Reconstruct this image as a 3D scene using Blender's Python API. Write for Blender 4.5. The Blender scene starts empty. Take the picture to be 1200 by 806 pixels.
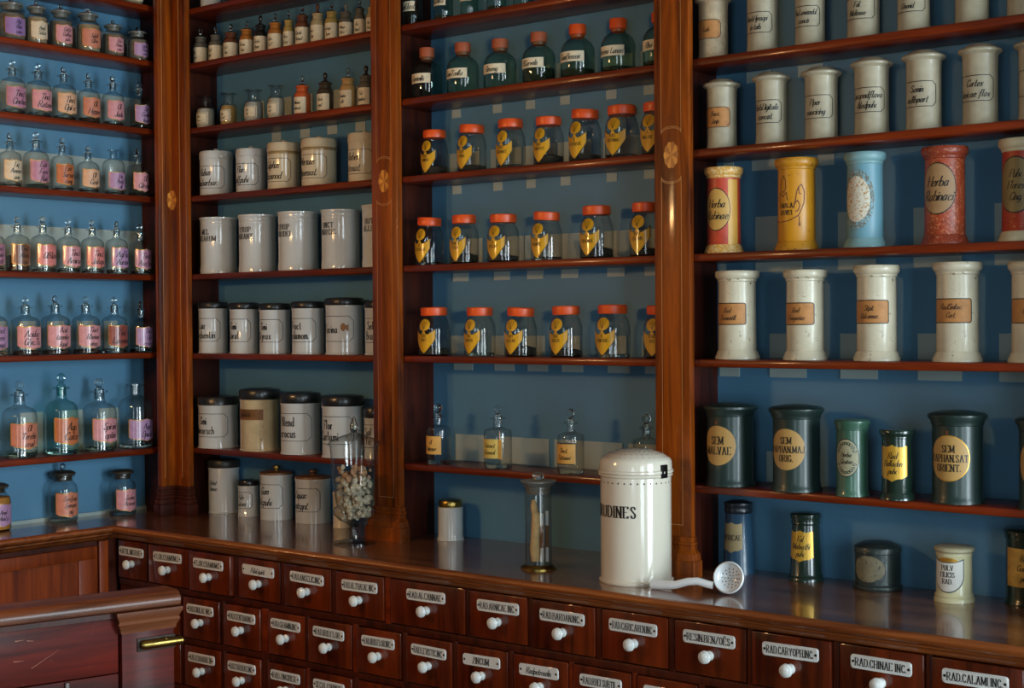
import bpy, bmesh, math, random
from mathutils import Matrix, Vector
PI = math.pi
rnd = random.Random(7)
scene = bpy.context.scene
col = scene.collection

# ------------------------------------------------------------------ camera
FPX = 1731.0                                   # focal length in pixels of the 1200 px wide frame
ang = math.atan2(2134.0, FPX)
pit = -math.atan((403 - 378.4) / FPX)
rol = 0.0066
fw = Vector((-math.cos(ang), math.sin(ang), 0)); rt = Vector((math.sin(ang), math.cos(ang), 0)); up = Vector((0, 0, 1))
f2 = fw * math.cos(pit) + up * math.sin(pit); u2 = up * math.cos(pit) - fw * math.sin(pit)
r3 = rt * math.cos(rol) - u2 * math.sin(rol); u3 = u2 * math.cos(rol) + rt * math.sin(rol)
cam = bpy.data.objects.new('camera', bpy.data.cameras.new('camera'))
cam.data.sensor_width = 36.0
cam.data.lens = FPX / 1200 * 36
cam.data.clip_start = 0.05
cam.matrix_world = Matrix(((r3.x, u3.x, -f2.x, 0), (r3.y, u3.y, -f2.y, 0), (r3.z, u3.z, -f2.z, 1.60), (0, 0, 0, 1)))
col.objects.link(cam); scene.camera = cam

# ------------------------------------------------------------------ world, daylight, exposure
w = bpy.data.worlds.new('world'); scene.world = w; w.use_nodes = True
w.node_tree.nodes['Background'].inputs[0].default_value = (0.55, 0.68, 0.85, 1)
w.node_tree.nodes['Background'].inputs[1].default_value = 1.0
def area(name, loc, target, sx, sy, power, color):
    l = bpy.data.lights.new(name, 'AREA'); l.shape = 'RECTANGLE'; l.size = sx; l.size_y = sy
    l.energy = power; l.color = color
    o = bpy.data.objects.new(name, l); o.location = loc
    o.rotation_euler = (Vector(target) - Vector(loc)).to_track_quat('-Z', 'Y').to_euler()
    col.objects.link(o); return o
DAY = (0.78, 0.91, 1.0)
# daylight entering through the two tall windows of the right wall ; the third, behind the camera, is added fill
area('daylight_or_fill', (1.43, 2.5, 1.45), (-4, 2.5, 1.45), 1.1, 2.1, 190, DAY)
area('daylight_or_fill', (1.43, 0.6, 1.45), (-4, 0.6, 1.45), 1.1, 2.1, 75, DAY)
area('daylight_or_fill', (0.5, -2.33, 1.5), (0.5, 4, 1.5), 1.2, 2.0, 42, DAY)  # added frontal fill, lifts the dark shadows behind the right bay's jars
vs = scene.view_settings
vs.view_transform = 'Standard'; vs.look = 'None'; vs.gamma = 1.0; vs.use_curve_mapping = False
vs.exposure = 0.03
scene.cycles.transparent_max_bounces = 24
scene.cycles.max_bounces = 8

# ------------------------------------------------------------------ materials
def lin(c):
    return tuple(((v / 255) / 12.92 if v / 255 <= 0.04045 else ((v / 255 + 0.055) / 1.055) ** 2.4) for v in c) + (1.0,)
MATS = {}
def nodes(name):
    m = bpy.data.materials.new(name); m.use_nodes = True
    nt = m.node_tree; b = nt.nodes['Principled BSDF']
    return m, nt, b
def plain(name, rgb, rough=0.5, metal=0.0, coat=0.0, var=0.12, scale=14.0, spots=None, spot_amt=0.62, bump=0.0):
    """colour with a soft mottling; spots = a second colour showing through where the finish has worn off"""
    if name in MATS: return MATS[name]
    m, nt, b = nodes(name)
    tc = nt.nodes.new('ShaderNodeTexCoord')
    n = nt.nodes.new('ShaderNodeTexNoise'); n.inputs['Scale'].default_value = scale; n.inputs['Detail'].default_value = 4
    nt.links.new(tc.outputs['Object'], n.inputs['Vector'])
    r = nt.nodes.new('ShaderNodeValToRGB'); c = lin(rgb)
    r.color_ramp.elements[0].position = 0.3; r.color_ramp.elements[1].position = 0.7
    r.color_ramp.elements[0].color = tuple(max(0, v * (1 - var)) for v in c[:3]) + (1,)
    r.color_ramp.elements[1].color = tuple(min(1, v * (1 + var)) for v in c[:3]) + (1,)
    nt.links.new(n.outputs['Fac'], r.inputs['Fac'])
    out = r.outputs['Color']
    if spots:
        n2 = nt.nodes.new('ShaderNodeTexNoise'); n2.inputs['Scale'].default_value = scale * 3.2; n2.inputs['Detail'].default_value = 5
        n2.inputs['Roughness'].default_value = 0.7
        nt.links.new(tc.outputs['Object'], n2.inputs['Vector'])
        r2 = nt.nodes.new('ShaderNodeValToRGB')
        r2.color_ramp.elements[0].position = spot_amt; r2.color_ramp.elements[1].position = spot_amt + 0.06
        nt.links.new(n2.outputs['Fac'], r2.inputs['Fac'])
        mx = nt.nodes.new('ShaderNodeMixRGB'); mx.inputs[2].default_value = lin(spots)
        nt.links.new(r2.outputs['Color'], mx.inputs[0]); nt.links.new(out, mx.inputs[1]); out = mx.outputs[0]
    nt.links.new(out, b.inputs['Base Color'])
    b.inputs['Roughness'].default_value = rough; b.inputs['Metallic'].default_value = metal
    b.inputs['Coat Weight'].default_value = coat; b.inputs['Coat Roughness'].default_value = 0.06
    if bump:
        bp = nt.nodes.new('ShaderNodeBump'); bp.inputs['Strength'].default_value = bump; bp.inputs['Distance'].default_value = 0.002
        nt.links.new(n.outputs['Fac'], bp.inputs['Height']); nt.links.new(bp.outputs['Normal'], b.inputs['Normal'])
    MATS[name] = m; return m
def wood(name, dark, light, axis='Z', rough=0.3, coat=0.4, coat_rough=0.08, scale=1.0, scratch=None, spec=0.5):
    if name in MATS: return MATS[name]
    m, nt, b = nodes(name)
    tc = nt.nodes.new('ShaderNodeTexCoord'); mp = nt.nodes.new('ShaderNodeMapping')
    s = [26.0 * scale] * 3; s['XYZ'.index(axis)] = 1.6 * scale
    mp.inputs['Scale'].default_value = s
    oi = nt.nodes.new('ShaderNodeObjectInfo'); add = nt.nodes.new('ShaderNodeVectorMath'); add.operation = 'ADD'
    mul = nt.nodes.new('ShaderNodeMath'); mul.operation = 'MULTIPLY'; mul.inputs[1].default_value = 7.0
    nt.links.new(oi.outputs['Random'], mul.inputs[0])
    nt.links.new(tc.outputs['Object'], add.inputs[0]); nt.links.new(mul.outputs[0], add.inputs[1])
    nt.links.new(add.outputs[0], mp.inputs['Vector'])
    n = nt.nodes.new('ShaderNodeTexNoise'); n.inputs['Scale'].default_value = 1.0; n.inputs['Detail'].default_value = 6
    n.inputs['Distortion'].default_value = 0.9; n.inputs['Roughness'].default_value = 0.62
    nt.links.new(mp.outputs[0], n.inputs['Vector'])
    r = nt.nodes.new('ShaderNodeValToRGB')
    r.color_ramp.elements[0].position = 0.33; r.color_ramp.elements[1].position = 0.68
    r.color_ramp.elements[0].color = lin(dark); r.color_ramp.elements[1].color = lin(light)
    nt.links.new(n.outputs['Fac'], r.inputs['Fac'])
    out = r.outputs['Color']
    if scratch:
        n2 = nt.nodes.new('ShaderNodeTexNoise'); n2.inputs['Scale'].default_value = 34; n2.inputs['Detail'].default_value = 8
        n2.inputs['Roughness'].default_value = 0.75
        mp2 = nt.nodes.new('ShaderNodeMapping'); mp2.inputs['Scale'].default_value = (0.7, 1, 2.2)
        nt.links.new(tc.outputs['Object'], mp2.inputs['Vector']); nt.links.new(mp2.outputs[0], n2.inputs['Vector'])
        r2 = nt.nodes.new('ShaderNodeValToRGB'); r2.color_ramp.elements[0].position = 0.64; r2.color_ramp.elements[1].position = 0.70
        r2.color_ramp.elements[1].color = (0.7, 0.7, 0.7, 1)
        nt.links.new(n2.outputs['Fac'], r2.inputs['Fac'])
        mx = nt.nodes.new('ShaderNodeMixRGB'); mx.inputs[2].default_value = lin(scratch)
        nt.links.new(r2.outputs['Color'], mx.inputs[0]); nt.links.new(out, mx.inputs[1]); out = mx.outputs[0]
    nt.links.new(out, b.inputs['Base Color'])
    b.inputs['Roughness'].default_value = rough; b.inputs['Specular IOR Level'].default_value = spec
    b.inputs['Coat Weight'].default_value = coat; b.inputs['Coat Roughness'].default_value = coat_rough
    bp = nt.nodes.new('ShaderNodeBump'); bp.inputs['Strength'].default_value = 0.06; bp.inputs['Distance'].default_value = 0.001
    nt.links.new(n.outputs['Fac'], bp.inputs['Height']); nt.links.new(bp.outputs['Normal'], b.inputs['Normal'])
    MATS[name] = m; return m
def glass(name, tint=(0.975, 0.985, 0.98), edge=(0.42, 0.46, 0.45), ior=1.5, frost=0.0):
    """thin glass wall: clear face-on, denser where one looks along the wall"""
    if name in MATS: return MATS[name]
    m = bpy.data.materials.new(name); m.use_nodes = True; nt = m.node_tree
    for n in list(nt.nodes): nt.nodes.remove(n)
    out = nt.nodes.new('ShaderNodeOutputMaterial')
    lw = nt.nodes.new('ShaderNodeLayerWeight'); lw.inputs[0].default_value = 0.20
    cm = nt.nodes.new('ShaderNodeMixRGB'); cm.inputs[1].default_value = tuple(tint) + (1,); cm.inputs[2].default_value = tuple(edge) + (1,)
    nt.links.new(lw.outputs['Facing'], cm.inputs[0])
    tr = nt.nodes.new('ShaderNodeBsdfTransparent'); nt.links.new(cm.outputs[0], tr.inputs[0])
    gl = nt.nodes.new('ShaderNodeBsdfGlossy'); gl.inputs['Roughness'].default_value = 0.03 + frost * 0.4
    lf = nt.nodes.new('ShaderNodeLayerWeight'); lf.inputs[0].default_value = 0.5      # Schlick reflectance, same on both sides of the wall
    pw = nt.nodes.new('ShaderNodeMath'); pw.operation = 'POWER'; pw.inputs[1].default_value = 4.0
    fr = nt.nodes.new('ShaderNodeMath'); fr.operation = 'MULTIPLY_ADD'; fr.inputs[1].default_value = 0.8; fr.inputs[2].default_value = 0.065
    nt.links.new(lf.outputs['Facing'], pw.inputs[0]); nt.links.new(pw.outputs[0], fr.inputs[0])
    mx = nt.nodes.new('ShaderNodeMixShader')
    nt.links.new(fr.outputs[0], mx.inputs[0]); nt.links.new(tr.outputs[0], mx.inputs[1]); nt.links.new(gl.outputs[0], mx.inputs[2])
    last = mx.outputs[0]
    if frost:
        df = nt.nodes.new('ShaderNodeBsdfDiffuse'); df.inputs[0].default_value = tuple(0.62 * v for v in tint) + (1,)
        m2 = nt.nodes.new('ShaderNodeMixShader'); m2.inputs[0].default_value = frost
        nt.links.new(last, m2.inputs[1]); nt.links.new(df.outputs[0], m2.inputs[2]); last = m2.outputs[0]
    nt.links.new(last, out.inputs[0])
    MATS[name] = m; return m

def solid_glass(name, color, ior=1.48):
    m = bpy.data.materials.new(name); m.use_nodes = True; nt = m.node_tree
    for n in list(nt.nodes): nt.nodes.remove(n)
    out = nt.nodes.new('ShaderNodeOutputMaterial'); g = nt.nodes.new('ShaderNodeBsdfGlass')
    g.inputs['Color'].default_value = tuple(color) + (1,); g.inputs['IOR'].default_value = ior; g.inputs['Roughness'].default_value = 0.0
    nt.links.new(g.outputs[0], out.inputs[0]); MATS[name] = m; return m

# ------------------------------------------------------------------ mesh helpers
class MB:
    def __init__(s): s.v = []; s.f = []; s.mi = []
    def add(s, vs_, fs, mi=0):
        k = len(s.v); s.v += [tuple(p) for p in vs_]
        s.f += [tuple(k + i for i in f) for f in fs]; s.mi += [mi] * len(fs); return s
    def box(s, x0, x1, y0, y1, z0, z1, b=0.0, mi=0):
        if x0 > x1: x0, x1 = x1, x0
        if y0 > y1: y0, y1 = y1, y0
        if z0 > z1: z0, z1 = z1, z0
        if b <= 0:
            return s.add([(x0,y0,z0),(x1,y0,z0),(x1,y1,z0),(x0,y1,z0),(x0,y0,z1),(x1,y0,z1),(x1,y1,z1),(x0,y1,z1)],
                  [(0,3,2,1),(4,5,6,7),(0,1,5,4),(1,2,6,5),(2,3,7,6),(3,0,4,7)], mi)
        bm = bmesh.new(); bmesh.ops.create_cube(bm, size=1)
        for q in bm.verts: q.co = Vector(((x0+x1)/2 + q.co.x*(x1-x0), (y0+y1)/2 + q.co.y*(y1-y0), (z0+z1)/2 + q.co.z*(z1-z0)))
        bmesh.ops.bevel(bm, geom=bm.edges[:], offset=b, segments=2, profile=0.5, affect='EDGES')
        bm.verts.index_update()
        s.add([q.co[:] for q in bm.verts], [[q.index for q in f.verts] for f in bm.faces], mi); bm.free(); return s
    def lathe(s, prof, n=28, c=(0, 0), mi=0):
        k = len(s.v); rows = []
        for r, z in prof:
            if r < 1e-6:
                rows.append([len(s.v)] * n); s.v.append((c[0], c[1], z))
            else:
                a0 = len(s.v); rows.append(list(range(a0, a0 + n)))
                s.v += [(c[0] + r*math.cos(2*PI*i/n), c[1] + r*math.sin(2*PI*i/n), z) for i in range(n)]
        for a, b in zip(rows, rows[1:]):
            for i in range(n):
                j = (i + 1) % n
                f = [a[i], a[j], b[j], b[i]]
                g = [f[0]]
                for q in f[1:]:
                    if q != g[-1] and q != g[0]: g.append(q)
                if len(g) > 2: s.f.append(tuple(g)); s.mi.append(mi)
        return s
    def ball(s, c, rx, ry, rz, n=14, m=9, mi=0):
        k = len(s.v)
        t = MB(); t.lathe([(math.sin(PI*i/m) if 0 < i < m else 0, -math.cos(PI*i/m)) for i in range(m + 1)], n)
        return s.add([(c[0]+p[0]*rx, c[1]+p[1]*ry, c[2]+p[2]*rz) for p in t.v], t.f, mi)
    def tube(s, pts, rad, n=10, mi=0, caps=True):
        pts = [Vector(p) for p in pts]; k = len(s.v); N = len(pts)
        if not hasattr(rad, '__len__'): rad = [rad] * N
        ref = Vector((0, 0, 1))
        for i, p in enumerate(pts):
            d = (pts[min(i+1, N-1)] - pts[max(i-1, 0)]).normalized()
            rr = ref if abs(d.dot(ref)) < 0.95 else Vector((1, 0, 0))
            a = d.cross(rr).normalized(); b = a.cross(d).normalized()
            for j in range(n):
                t = 2*PI*j/n; s.v.append(tuple(p + a*math.cos(t)*rad[i] + b*math.sin(t)*rad[i]))
        for i in range(N - 1):
            for j in range(n):
                q = (j + 1) % n
                s.f.append((k+i*n+j, k+(i+1)*n+j, k+(i+1)*n+q, k+i*n+q)); s.mi.append(mi)
        if caps:
            s.f.append(tuple(k+j for j in range(n))); s.mi.append(mi)
            s.f.append(tuple(k+(N-1)*n+j for j in reversed(range(n)))); s.mi.append(mi)
        return s
    def torus(s, c, R, r, axis='z', n=24, m=8, mi=0):
        k = len(s.v)
        for i in range(n):
            t = 2*PI*i/n
            for j in range(m):
                p = 2*PI*j/m; a = (R + r*math.cos(p)); q = (a*math.cos(t), a*math.sin(t), r*math.sin(p))
                if axis == 'y': q = (q[0], -q[2], q[1])
                s.v.append((c[0]+q[0], c[1]+q[1], c[2]+q[2]))
        for i in range(n):
            for j in range(m):
                i2 = (i+1) % n; j2 = (j+1) % m
                s.f.append((k+i*m+j, k+i2*m+j, k+i2*m+j2, k+i*m+j2)); s.mi.append(mi)
        return s
    def mesh(s, name, mats, smooth=True, angle=38):
        me = bpy.data.meshes.new(name); me.from_pydata(s.v, [], s.f)
        for m in (mats if isinstance(mats, (list, tuple)) else [mats]): me.materials.append(m)
        if any(s.mi): me.polygons.foreach_set('material_index', s.mi)
        if smooth:
            me.polygons.foreach_set('use_smooth', [True] * len(s.f)); me.set_sharp_from_angle(angle=math.radians(angle))
        me.update(); return me
    def build(s, name, mats, parent=None, world=False, smooth=True, angle=38, label=None):
        if world and parent is not None:
            o = parent.location; s.v = [(p[0]-o.x, p[1]-o.y, p[2]-o.z) for p in s.v]
        return put(name, s.mesh(name, mats, smooth, angle), parent, label)
def put(name, me, parent=None, label=None):
    o = bpy.data.objects.new(name, me); col.objects.link(o)
    if parent is not None: o.parent = parent
    if label: o['label'] = label
    return o
def thing(name, label, cat, loc=(0, 0, 0), rotz=0.0, group=None):
    o = bpy.data.objects.new(name, None); col.objects.link(o); o.empty_display_size = 0.05
    o.location = loc; o.rotation_euler = (0, 0, rotz); o['label'] = label; o['category'] = cat
    if group: o['group'] = group
    return o
def struct(o): o['kind'] = 'structure'; return o

# ------------------------------------------------------------------ pen-stroke lettering
G = {
'A':'0,0 .25,1;.25,1 .5,0;.1,.35 .4,.35','B':'0,0 0,1;~0,1 .3,1 .4,.77 .3,.53 0,.53;~0,.53 .33,.53 .46,.27 .33,0 0,0',
'C':'~.45,.75 .35,.98 .14,.95 0,.5 .14,.05 .35,.02 .45,.22','D':'0,0 0,1;~0,1 .25,.98 .45,.75 .45,.25 .25,.02 0,0',
'E':'0,0 0,1;0,1 .4,1;0,.52 .3,.52;0,0 .4,0;.4,1 .4,.85;.4,0 .4,.15','F':'0,0 0,1;0,1 .4,1;0,.52 .3,.52;.4,1 .4,.85',
'G':'~.45,.75 .35,.98 .14,.95 0,.5 .14,.05 .35,.02 .45,.2;.45,.45 .45,.05;.28,.45 .52,.45','H':'0,0 0,1;.45,0 .45,1;0,.52 .45,.52',
'I':'0,0 0,1','J':'~.3,1 .3,.2 .2,0 .05,.05 0,.2','K':'0,0 0,1;.45,1 0,.45;.12,.57 .47,0','L':'0,0 0,1;0,0 .4,0;.4,0 .4,.2',
'M':'0,0 0,1;0,1 .3,.1;.3,.1 .6,1;.6,1 .6,0','N':'0,0 0,1;0,1 .45,0;.45,0 .45,1',
'O':'~.23,1 .05,.85 0,.5 .05,.15 .23,0 .41,.15 .46,.5 .41,.85 .23,1','P':'0,0 0,1;~0,1 .3,1 .44,.75 .3,.48 0,.48',
'Q':'~.23,1 .05,.85 0,.5 .05,.15 .23,0 .41,.15 .46,.5 .41,.85 .23,1;.25,.2 .5,-.1','R':'0,0 0,1;~0,1 .3,1 .42,.75 .3,.5 0,.5;.2,.5 .48,0',
'S':'~.4,.78 .3,.98 .12,.97 .03,.78 .2,.55 .4,.3 .35,.06 .15,0 .02,.22','T':'0,1 .5,1;.25,1 .25,0;0,1 0,.85;.5,1 .5,.85',
'U':'~0,1 0,.25 .1,.02 .3,.02 .42,.25 .42,1','V':'0,1 .24,0;.24,0 .48,1','W':'0,1 .17,0;.17,0 .34,1;.34,1 .51,0;.51,0 .68,1',
'X':'0,1 .46,0;.46,1 0,0','Y':'0,1 .23,.5;.46,1 .23,.5;.23,.5 .23,0','Z':'0,1 .42,1;.42,1 0,0;0,0 .42,0',
'a':'~.32,.5 .15,.52 .02,.25 .1,0 .25,.08 .32,.3;~.33,.52 .32,.1 .42,.02','b':'0,1 0,.05;~0,.35 .15,.52 .32,.35 .28,.05 .1,0 0,.1',
'c':'~.3,.42 .18,.52 .03,.35 .05,.08 .2,0 .34,.1','d':'~.3,.45 .12,.5 .02,.25 .1,0 .28,.1;.32,1 .32,0','e':'~.04,.25 .3,.3 .25,.5 .1,.48 .02,.25 .08,.02 .22,0 .35,.12',
'f':'~.35,.9 .25,1 .15,.85 .13,.3 .1,-.3;0,.5 .3,.5','g':'~.32,.5 .15,.52 .02,.25 .1,0 .25,.08 .32,.3;~.33,.52 .32,-.15 .2,-.35 .02,-.28',
'h':'0,1 0,0;~0,.35 .15,.52 .28,.4 .28,0','i':'0,.52 0,0;0,.7 0,.8','k':'0,1 0,0;.28,.5 .02,.22;.1,.3 .3,0','l':'~.02,1 0,.1 .1,.02',
'm':'0,.52 0,0;~0,.35 .12,.52 .22,.4 .22,0;~.22,.35 .34,.52 .44,.4 .44,0','n':'0,.52 0,0;~0,.35 .14,.52 .27,.4 .27,0','o':'~.15,.52 .02,.4 .02,.12 .15,0 .29,.12 .29,.4 .15,.52',
'p':'0,.52 0,-.35;~0,.35 .15,.52 .3,.35 .26,.05 .1,0 0,.12','q':'~.3,.45 .12,.5 .02,.25 .1,0 .28,.1;.32,.52 .32,-.35','r':'0,.52 0,0;~0,.3 .1,.5 .22,.48',
's':'~.24,.44 .12,.53 .03,.4 .22,.15 .12,0 0,.08','t':'~.08,.85 .06,.1 .16,0 .24,.06;0,.52 .22,.52','u':'~0,.52 0,.1 .12,0 .26,.15;.28,.52 .28,0',
'v':'0,.52 .13,0;.13,0 .28,.52','w':'0,.52 .12,0;.12,0 .22,.5;.22,.5 .33,0;.33,0 .44,.52','x':'0,.52 .28,0;.28,.52 0,0','y':'0,.52 .14,.05;.28,.52 .05,-.35','z':'0,.52 .26,.52;.26,.52 0,0;0,0 .26,0',
'.':'0,0 0,.1','-':'0,.35 .2,.35'}
G['\u00cb'] = G['E'] + ';.1,1.12 .1,1.24;.3,1.12 .3,1.24'
GP = {}
def glyph(ch):
    if ch not in GP:
        st = []
        for t in G[ch].split(';'):
            sm = t[0] == '~'; pts = [tuple(map(float, q.split(','))) for q in t.lstrip('~').split()]
            if sm:
                o = []
                for i in range(len(pts) - 1):
                    p0, p1, p2, p3 = pts[max(i-1, 0)], pts[i], pts[i+1], pts[min(i+2, len(pts)-1)]
                    for k in range(3):
                        t_ = k/3; a = [0.5*((2*p1[d]) + (p2[d]-p0[d])*t_ + (2*p0[d]-5*p1[d]+4*p2[d]-p3[d])*t_*t_ + (3*p1[d]-p0[d]-3*p2[d]+p3[d])*t_**3) for d in (0, 1)]
                        o.append(tuple(a))
                o.append(pts[-1]); pts = o
            st.append((sm, pts))
        GP[ch] = (st, max(p[0] for _, s_ in st for p in s_))
    return GP[ch]
def stroke(pts, thick, thin, q):
    for (x0, y0), (x1, y1) in zip(pts, pts[1:]):
        dx, dy = x1-x0, y1-y0; L = math.hypot(dx, dy)
        if L < 1e-6: continue
        n = max(1, int(L / 0.34)); wd = (thin + (thick-thin) * (abs(dy)/L) ** 1.4) / 2
        nx, ny = -dy/L*wd, dx/L*wd; ex, ey = dx/L*thin*0.4, dy/L*thin*0.4
        for i in range(n):
            a, b = i/n, (i+1)/n
            ax, ay, bx, by = x0+dx*a-ex, y0+dy*a-ey, x0+dx*b+ex, y0+dy*b+ey
            q.append(((ax-nx, ay-ny), (bx-nx, by-ny), (bx+nx, by+ny), (ax+nx, ay+ny)))
def text_quads(lines, style, size, leading=1.35, maxw=None):
    """quads centred on (0,0); size = capital height in metres"""
    thick, thin, shear, serif, gap, sx = {'serif': (.15, .045, 0, True, .16, .92), 'bold': (.17, .055, 0, True, .21, .95), 'script': (.13, .052, .34, False, .1, 1.0), 'black': (.125, .05, 0, False, .15, .8)}[style]
    out = []; N = len(lines)
    for li, ln in enumerate(lines):
        x = 0; q = []
        for ch in ln:
            if ch == ' ': x += .3; continue
            st, wd = glyph(ch)
            if ch == '.': x -= gap * .4
            for sm, pts in st:
                p = [(x + a*sx, b) for a, b in pts]
                if ch == '.': q.append(((x-.06, 0), (x+.07, 0), (x+.07, .15), (x-.06, .15))); continue
                stroke(p, thick, thin, q)
                if serif and not sm:
                    for e in (p[0], p[-1]):
                        if (abs(e[1]) < .01 or abs(e[1]-1) < .01) and abs(p[0][1]-p[-1][1]) > .8:
                            stroke([(e[0]-.12, e[1]), (e[0]+.12, e[1])], thin*1.2, thin*1.2, q)
            x += wd*sx + gap + (.06 if serif else 0)
        x -= gap
        sc = size
        if maxw and x * size > maxw: sc = maxw / x
        yo = ((N-1)/2 - li) * leading
        for f in q: out.append([((a + shear*b - x/2) * sc, ((b - .5)*size + yo*size)) for a, b in f])
    return out
def rscale(prof, z):
    for (r0, z0), (r1, z1) in zip(prof, prof[1:]):
        if z0 <= z <= z1 and z1 > z0: return r0 + (r1-r0)*(z-z0)/(z1-z0)
    return prof[-1][0]
def cyl(prof, eps, zc, uc=0.0):
    """maps label coordinates (u, v) onto the front of a turned body"""
    def f(u, v):
        r = rscale(prof, zc + v) + eps; t = (u + uc) / rscale(prof, zc); return (r*math.sin(t), -r*math.cos(t), zc + v)
    return f
def flat(y, zc, uc=0.0): return lambda u, v: (u + uc, y, zc + v)
def write(quads, mp, mat, parent, name='lettering'):
    mb = MB()
    for q in quads: mb.add([mp(*p) for p in q], [(0, 1, 2, 3)])
    return mb.build(name, mat, parent, smooth=False)
def patch(top, bot, u0, u1, mp, mat, parent, name='label', n=22, label=None, thick=0.0):
    mb = MB(); v = []
    for i in range(n + 1):
        u = u0 + (u1-u0)*i/n; v += [mp(u, bot(u)), mp(u, (bot(u)+top(u))/2), mp(u, top(u))]
    f = []
    for i in range(n):
        for k in (0, 1): f.append((3*i+k, 3*i+3+k, 3*i+4+k, 3*i+1+k))
    mb.add(v, f); return mb.build(name, mat, parent, label=label)
def outline(pts, wd, mp, mat, parent, name='label_border', closed=True):
    q = []; P = list(pts) + ([pts[0]] if closed else [])
    fine = []
    for a, b in zip(P, P[1:]):
        n = max(1, int(math.hypot(b[0]-a[0], b[1]-a[1]) / 0.006))
        for i in range(n): fine.append((a[0]+(b[0]-a[0])*i/n, a[1]+(b[1]-a[1])*i/n))
    fine.append(P[-1])
    for (x0, y0), (x1, y1) in zip(fine, fine[1:]):
        L = math.hypot(x1-x0, y1-y0)
        if L < 1e-7: continue
        nx, ny = -(y1-y0)/L*wd/2, (x1-x0)/L*wd/2
        q.append(((x0-nx, y0-ny), (x1-nx, y1-ny), (x1+nx, y1+ny), (x0+nx, y0+ny)))
    return write(q, mp, mat, parent, name)
def octa(w_, h_, c): return [(-w_+c, -h_), (w_-c, -h_), (w_, -h_+c), (w_, h_-c), (w_-c, h_), (-w_+c, h_), (-w_, h_-c), (-w_, -h_+c)]
def ell(w_, h_, n=36): return [(w_*math.cos(2*PI*i/n), h_*math.sin(2*PI*i/n)) for i in range(n)]
ORD = ['first', 'second', 'third', 'fourth', 'fifth', 'sixth', 'seventh', 'eighth', 'ninth', 'tenth', 'eleventh', 'twelfth', 'thirteenth']

# ------------------------------------------------------------------ shared materials
W_V = wood('mahogany_upright', (66, 22, 1), (164, 78, 8), 'Z', 0.45, 0.35, 0.10, spec=0.25)
W_X = wood('mahogany_along_wall', (74, 20, 3), (132, 46, 7), 'X', 0.4, 0.3, 0.12, spec=0.3)
W_Y = wood('mahogany_across', (74, 20, 3), (132, 46, 7), 'Y', 0.4, 0.3, 0.12, spec=0.3)
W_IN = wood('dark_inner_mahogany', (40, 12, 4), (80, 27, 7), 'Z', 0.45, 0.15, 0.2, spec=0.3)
W_DR = wood('drawer_veneer', (44, 12, 3), (116, 42, 10), 'Z', 0.30, 1.0, 0.03, 0.6, spec=0.4)
W_TOP = wood('worktop_wood', (84, 46, 26), (132, 84, 54), 'X', 0.24, 0.7, 0.10, 0.5)
W_EDGE = wood('worktop_edge_wood', (88, 40, 16), (150, 82, 36), 'X', 0.3, 0.5, 0.12)
W_CAB = wood('orange_cabinet_wood', (80, 26, 4), (142, 60, 12), 'Z', 0.45, 0.15, 0.15, spec=0.3)
W_GATE = wood('red_worn_wood', (52, 9, 4), (108, 26, 10), 'X', 0.58, 0.06, 0.2, 0.9, scratch=(120, 66, 42), spec=0.25)
W_RAIL = wood('worn_brown_rail_wood', (62, 28, 14), (128, 72, 42), 'X', 0.42, 0.2, 0.15, 0.8, spec=0.35)
W_INLAY_A = wood('satinwood_inlay', (196, 122, 40), (232, 164, 66), 'Z', 0.35, 0.4)
W_INLAY_B = wood('toned_satinwood_inlay', (150, 82, 24), (196, 118, 40), 'Z', 0.35, 0.4)
M_STRING = plain('boxwood_stringing', (196, 140, 84), 0.4)
M_BLUE = plain('blue_painted_board', (84, 134, 166), 0.55, var=0.06, scale=3.0)
M_CARD = plain('pale_backing_card', (168, 182, 178), 0.7, var=0.05, scale=6)
M_WALL = plain('dull_plaster', (96, 82, 66), 0.8, var=0.06, scale=2)
M_FLOOR = wood('floor_boards', (60, 40, 26), (92, 64, 42), 'X', 0.45, 0.2)
M_CEIL = plain('ceiling_plaster', (120, 112, 100), 0.85, var=0.04, scale=2)
M_FRAME = plain('white_window_paint', (190, 188, 180), 0.5)
M_BRASS = plain('aged_brass', (160, 136, 72), 0.28, 1.0, var=0.2, scale=40)
M_CHINA = plain('white_porcelain', (202, 205, 202), 0.12, 0, 0.5, var=0.03, scale=5)
M_CREAM_LAMPLIT = plain('cream_or_lamplit_porcelain', (208, 192, 160), 0.14, 0, 0.5, var=0.06, scale=7)
M_ENAMEL = plain('white_enamel', (214, 216, 212), 0.12, 0, 0.6, var=0.02)
M_INK = plain('black_ink', (14, 13, 14), 0.45, var=0.0)
M_GLASS = glass('clear_glass')
M_GLASS_D = solid_glass('clear_stopper_glass', (0.93, 0.96, 0.95))
M_THIN = glass('urn_glass', (0.96, 0.97, 0.965), (0.35, 0.38, 0.38))
M_FROST = glass('ground_stopper_glass', (0.5, 0.5, 0.44), (0.3, 0.31, 0.28), frost=0.45)
M_GREENG = glass('sea_green_glass', (0.72, 0.88, 0.82), (0.24, 0.40, 0.35))
M_AQUA = glass('aqua_glass', (0.74, 0.9, 0.87), (0.4, 0.58, 0.55))
M_BLACKLID = plain('black_tin', (26, 27, 28), 0.35, 0, 0.2)
M_CAP_O = plain('orange_cap', (224, 84, 28), 0.38, var=0.08)
M_CAP_B = plain('brown_cap', (170, 88, 56), 0.5, var=0.1)
M_YEL = plain('yellow_label_paper', (206, 152, 16), 0.4, 0, 0.4, var=0.1)
M_GOLD = plain('gold_paint', (196, 148, 58), 0.35, 0.6, var=0.15, scale=30)
M_RIVET = plain('iron_nail', (30, 28, 27), 0.4, 0.7)

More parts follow.
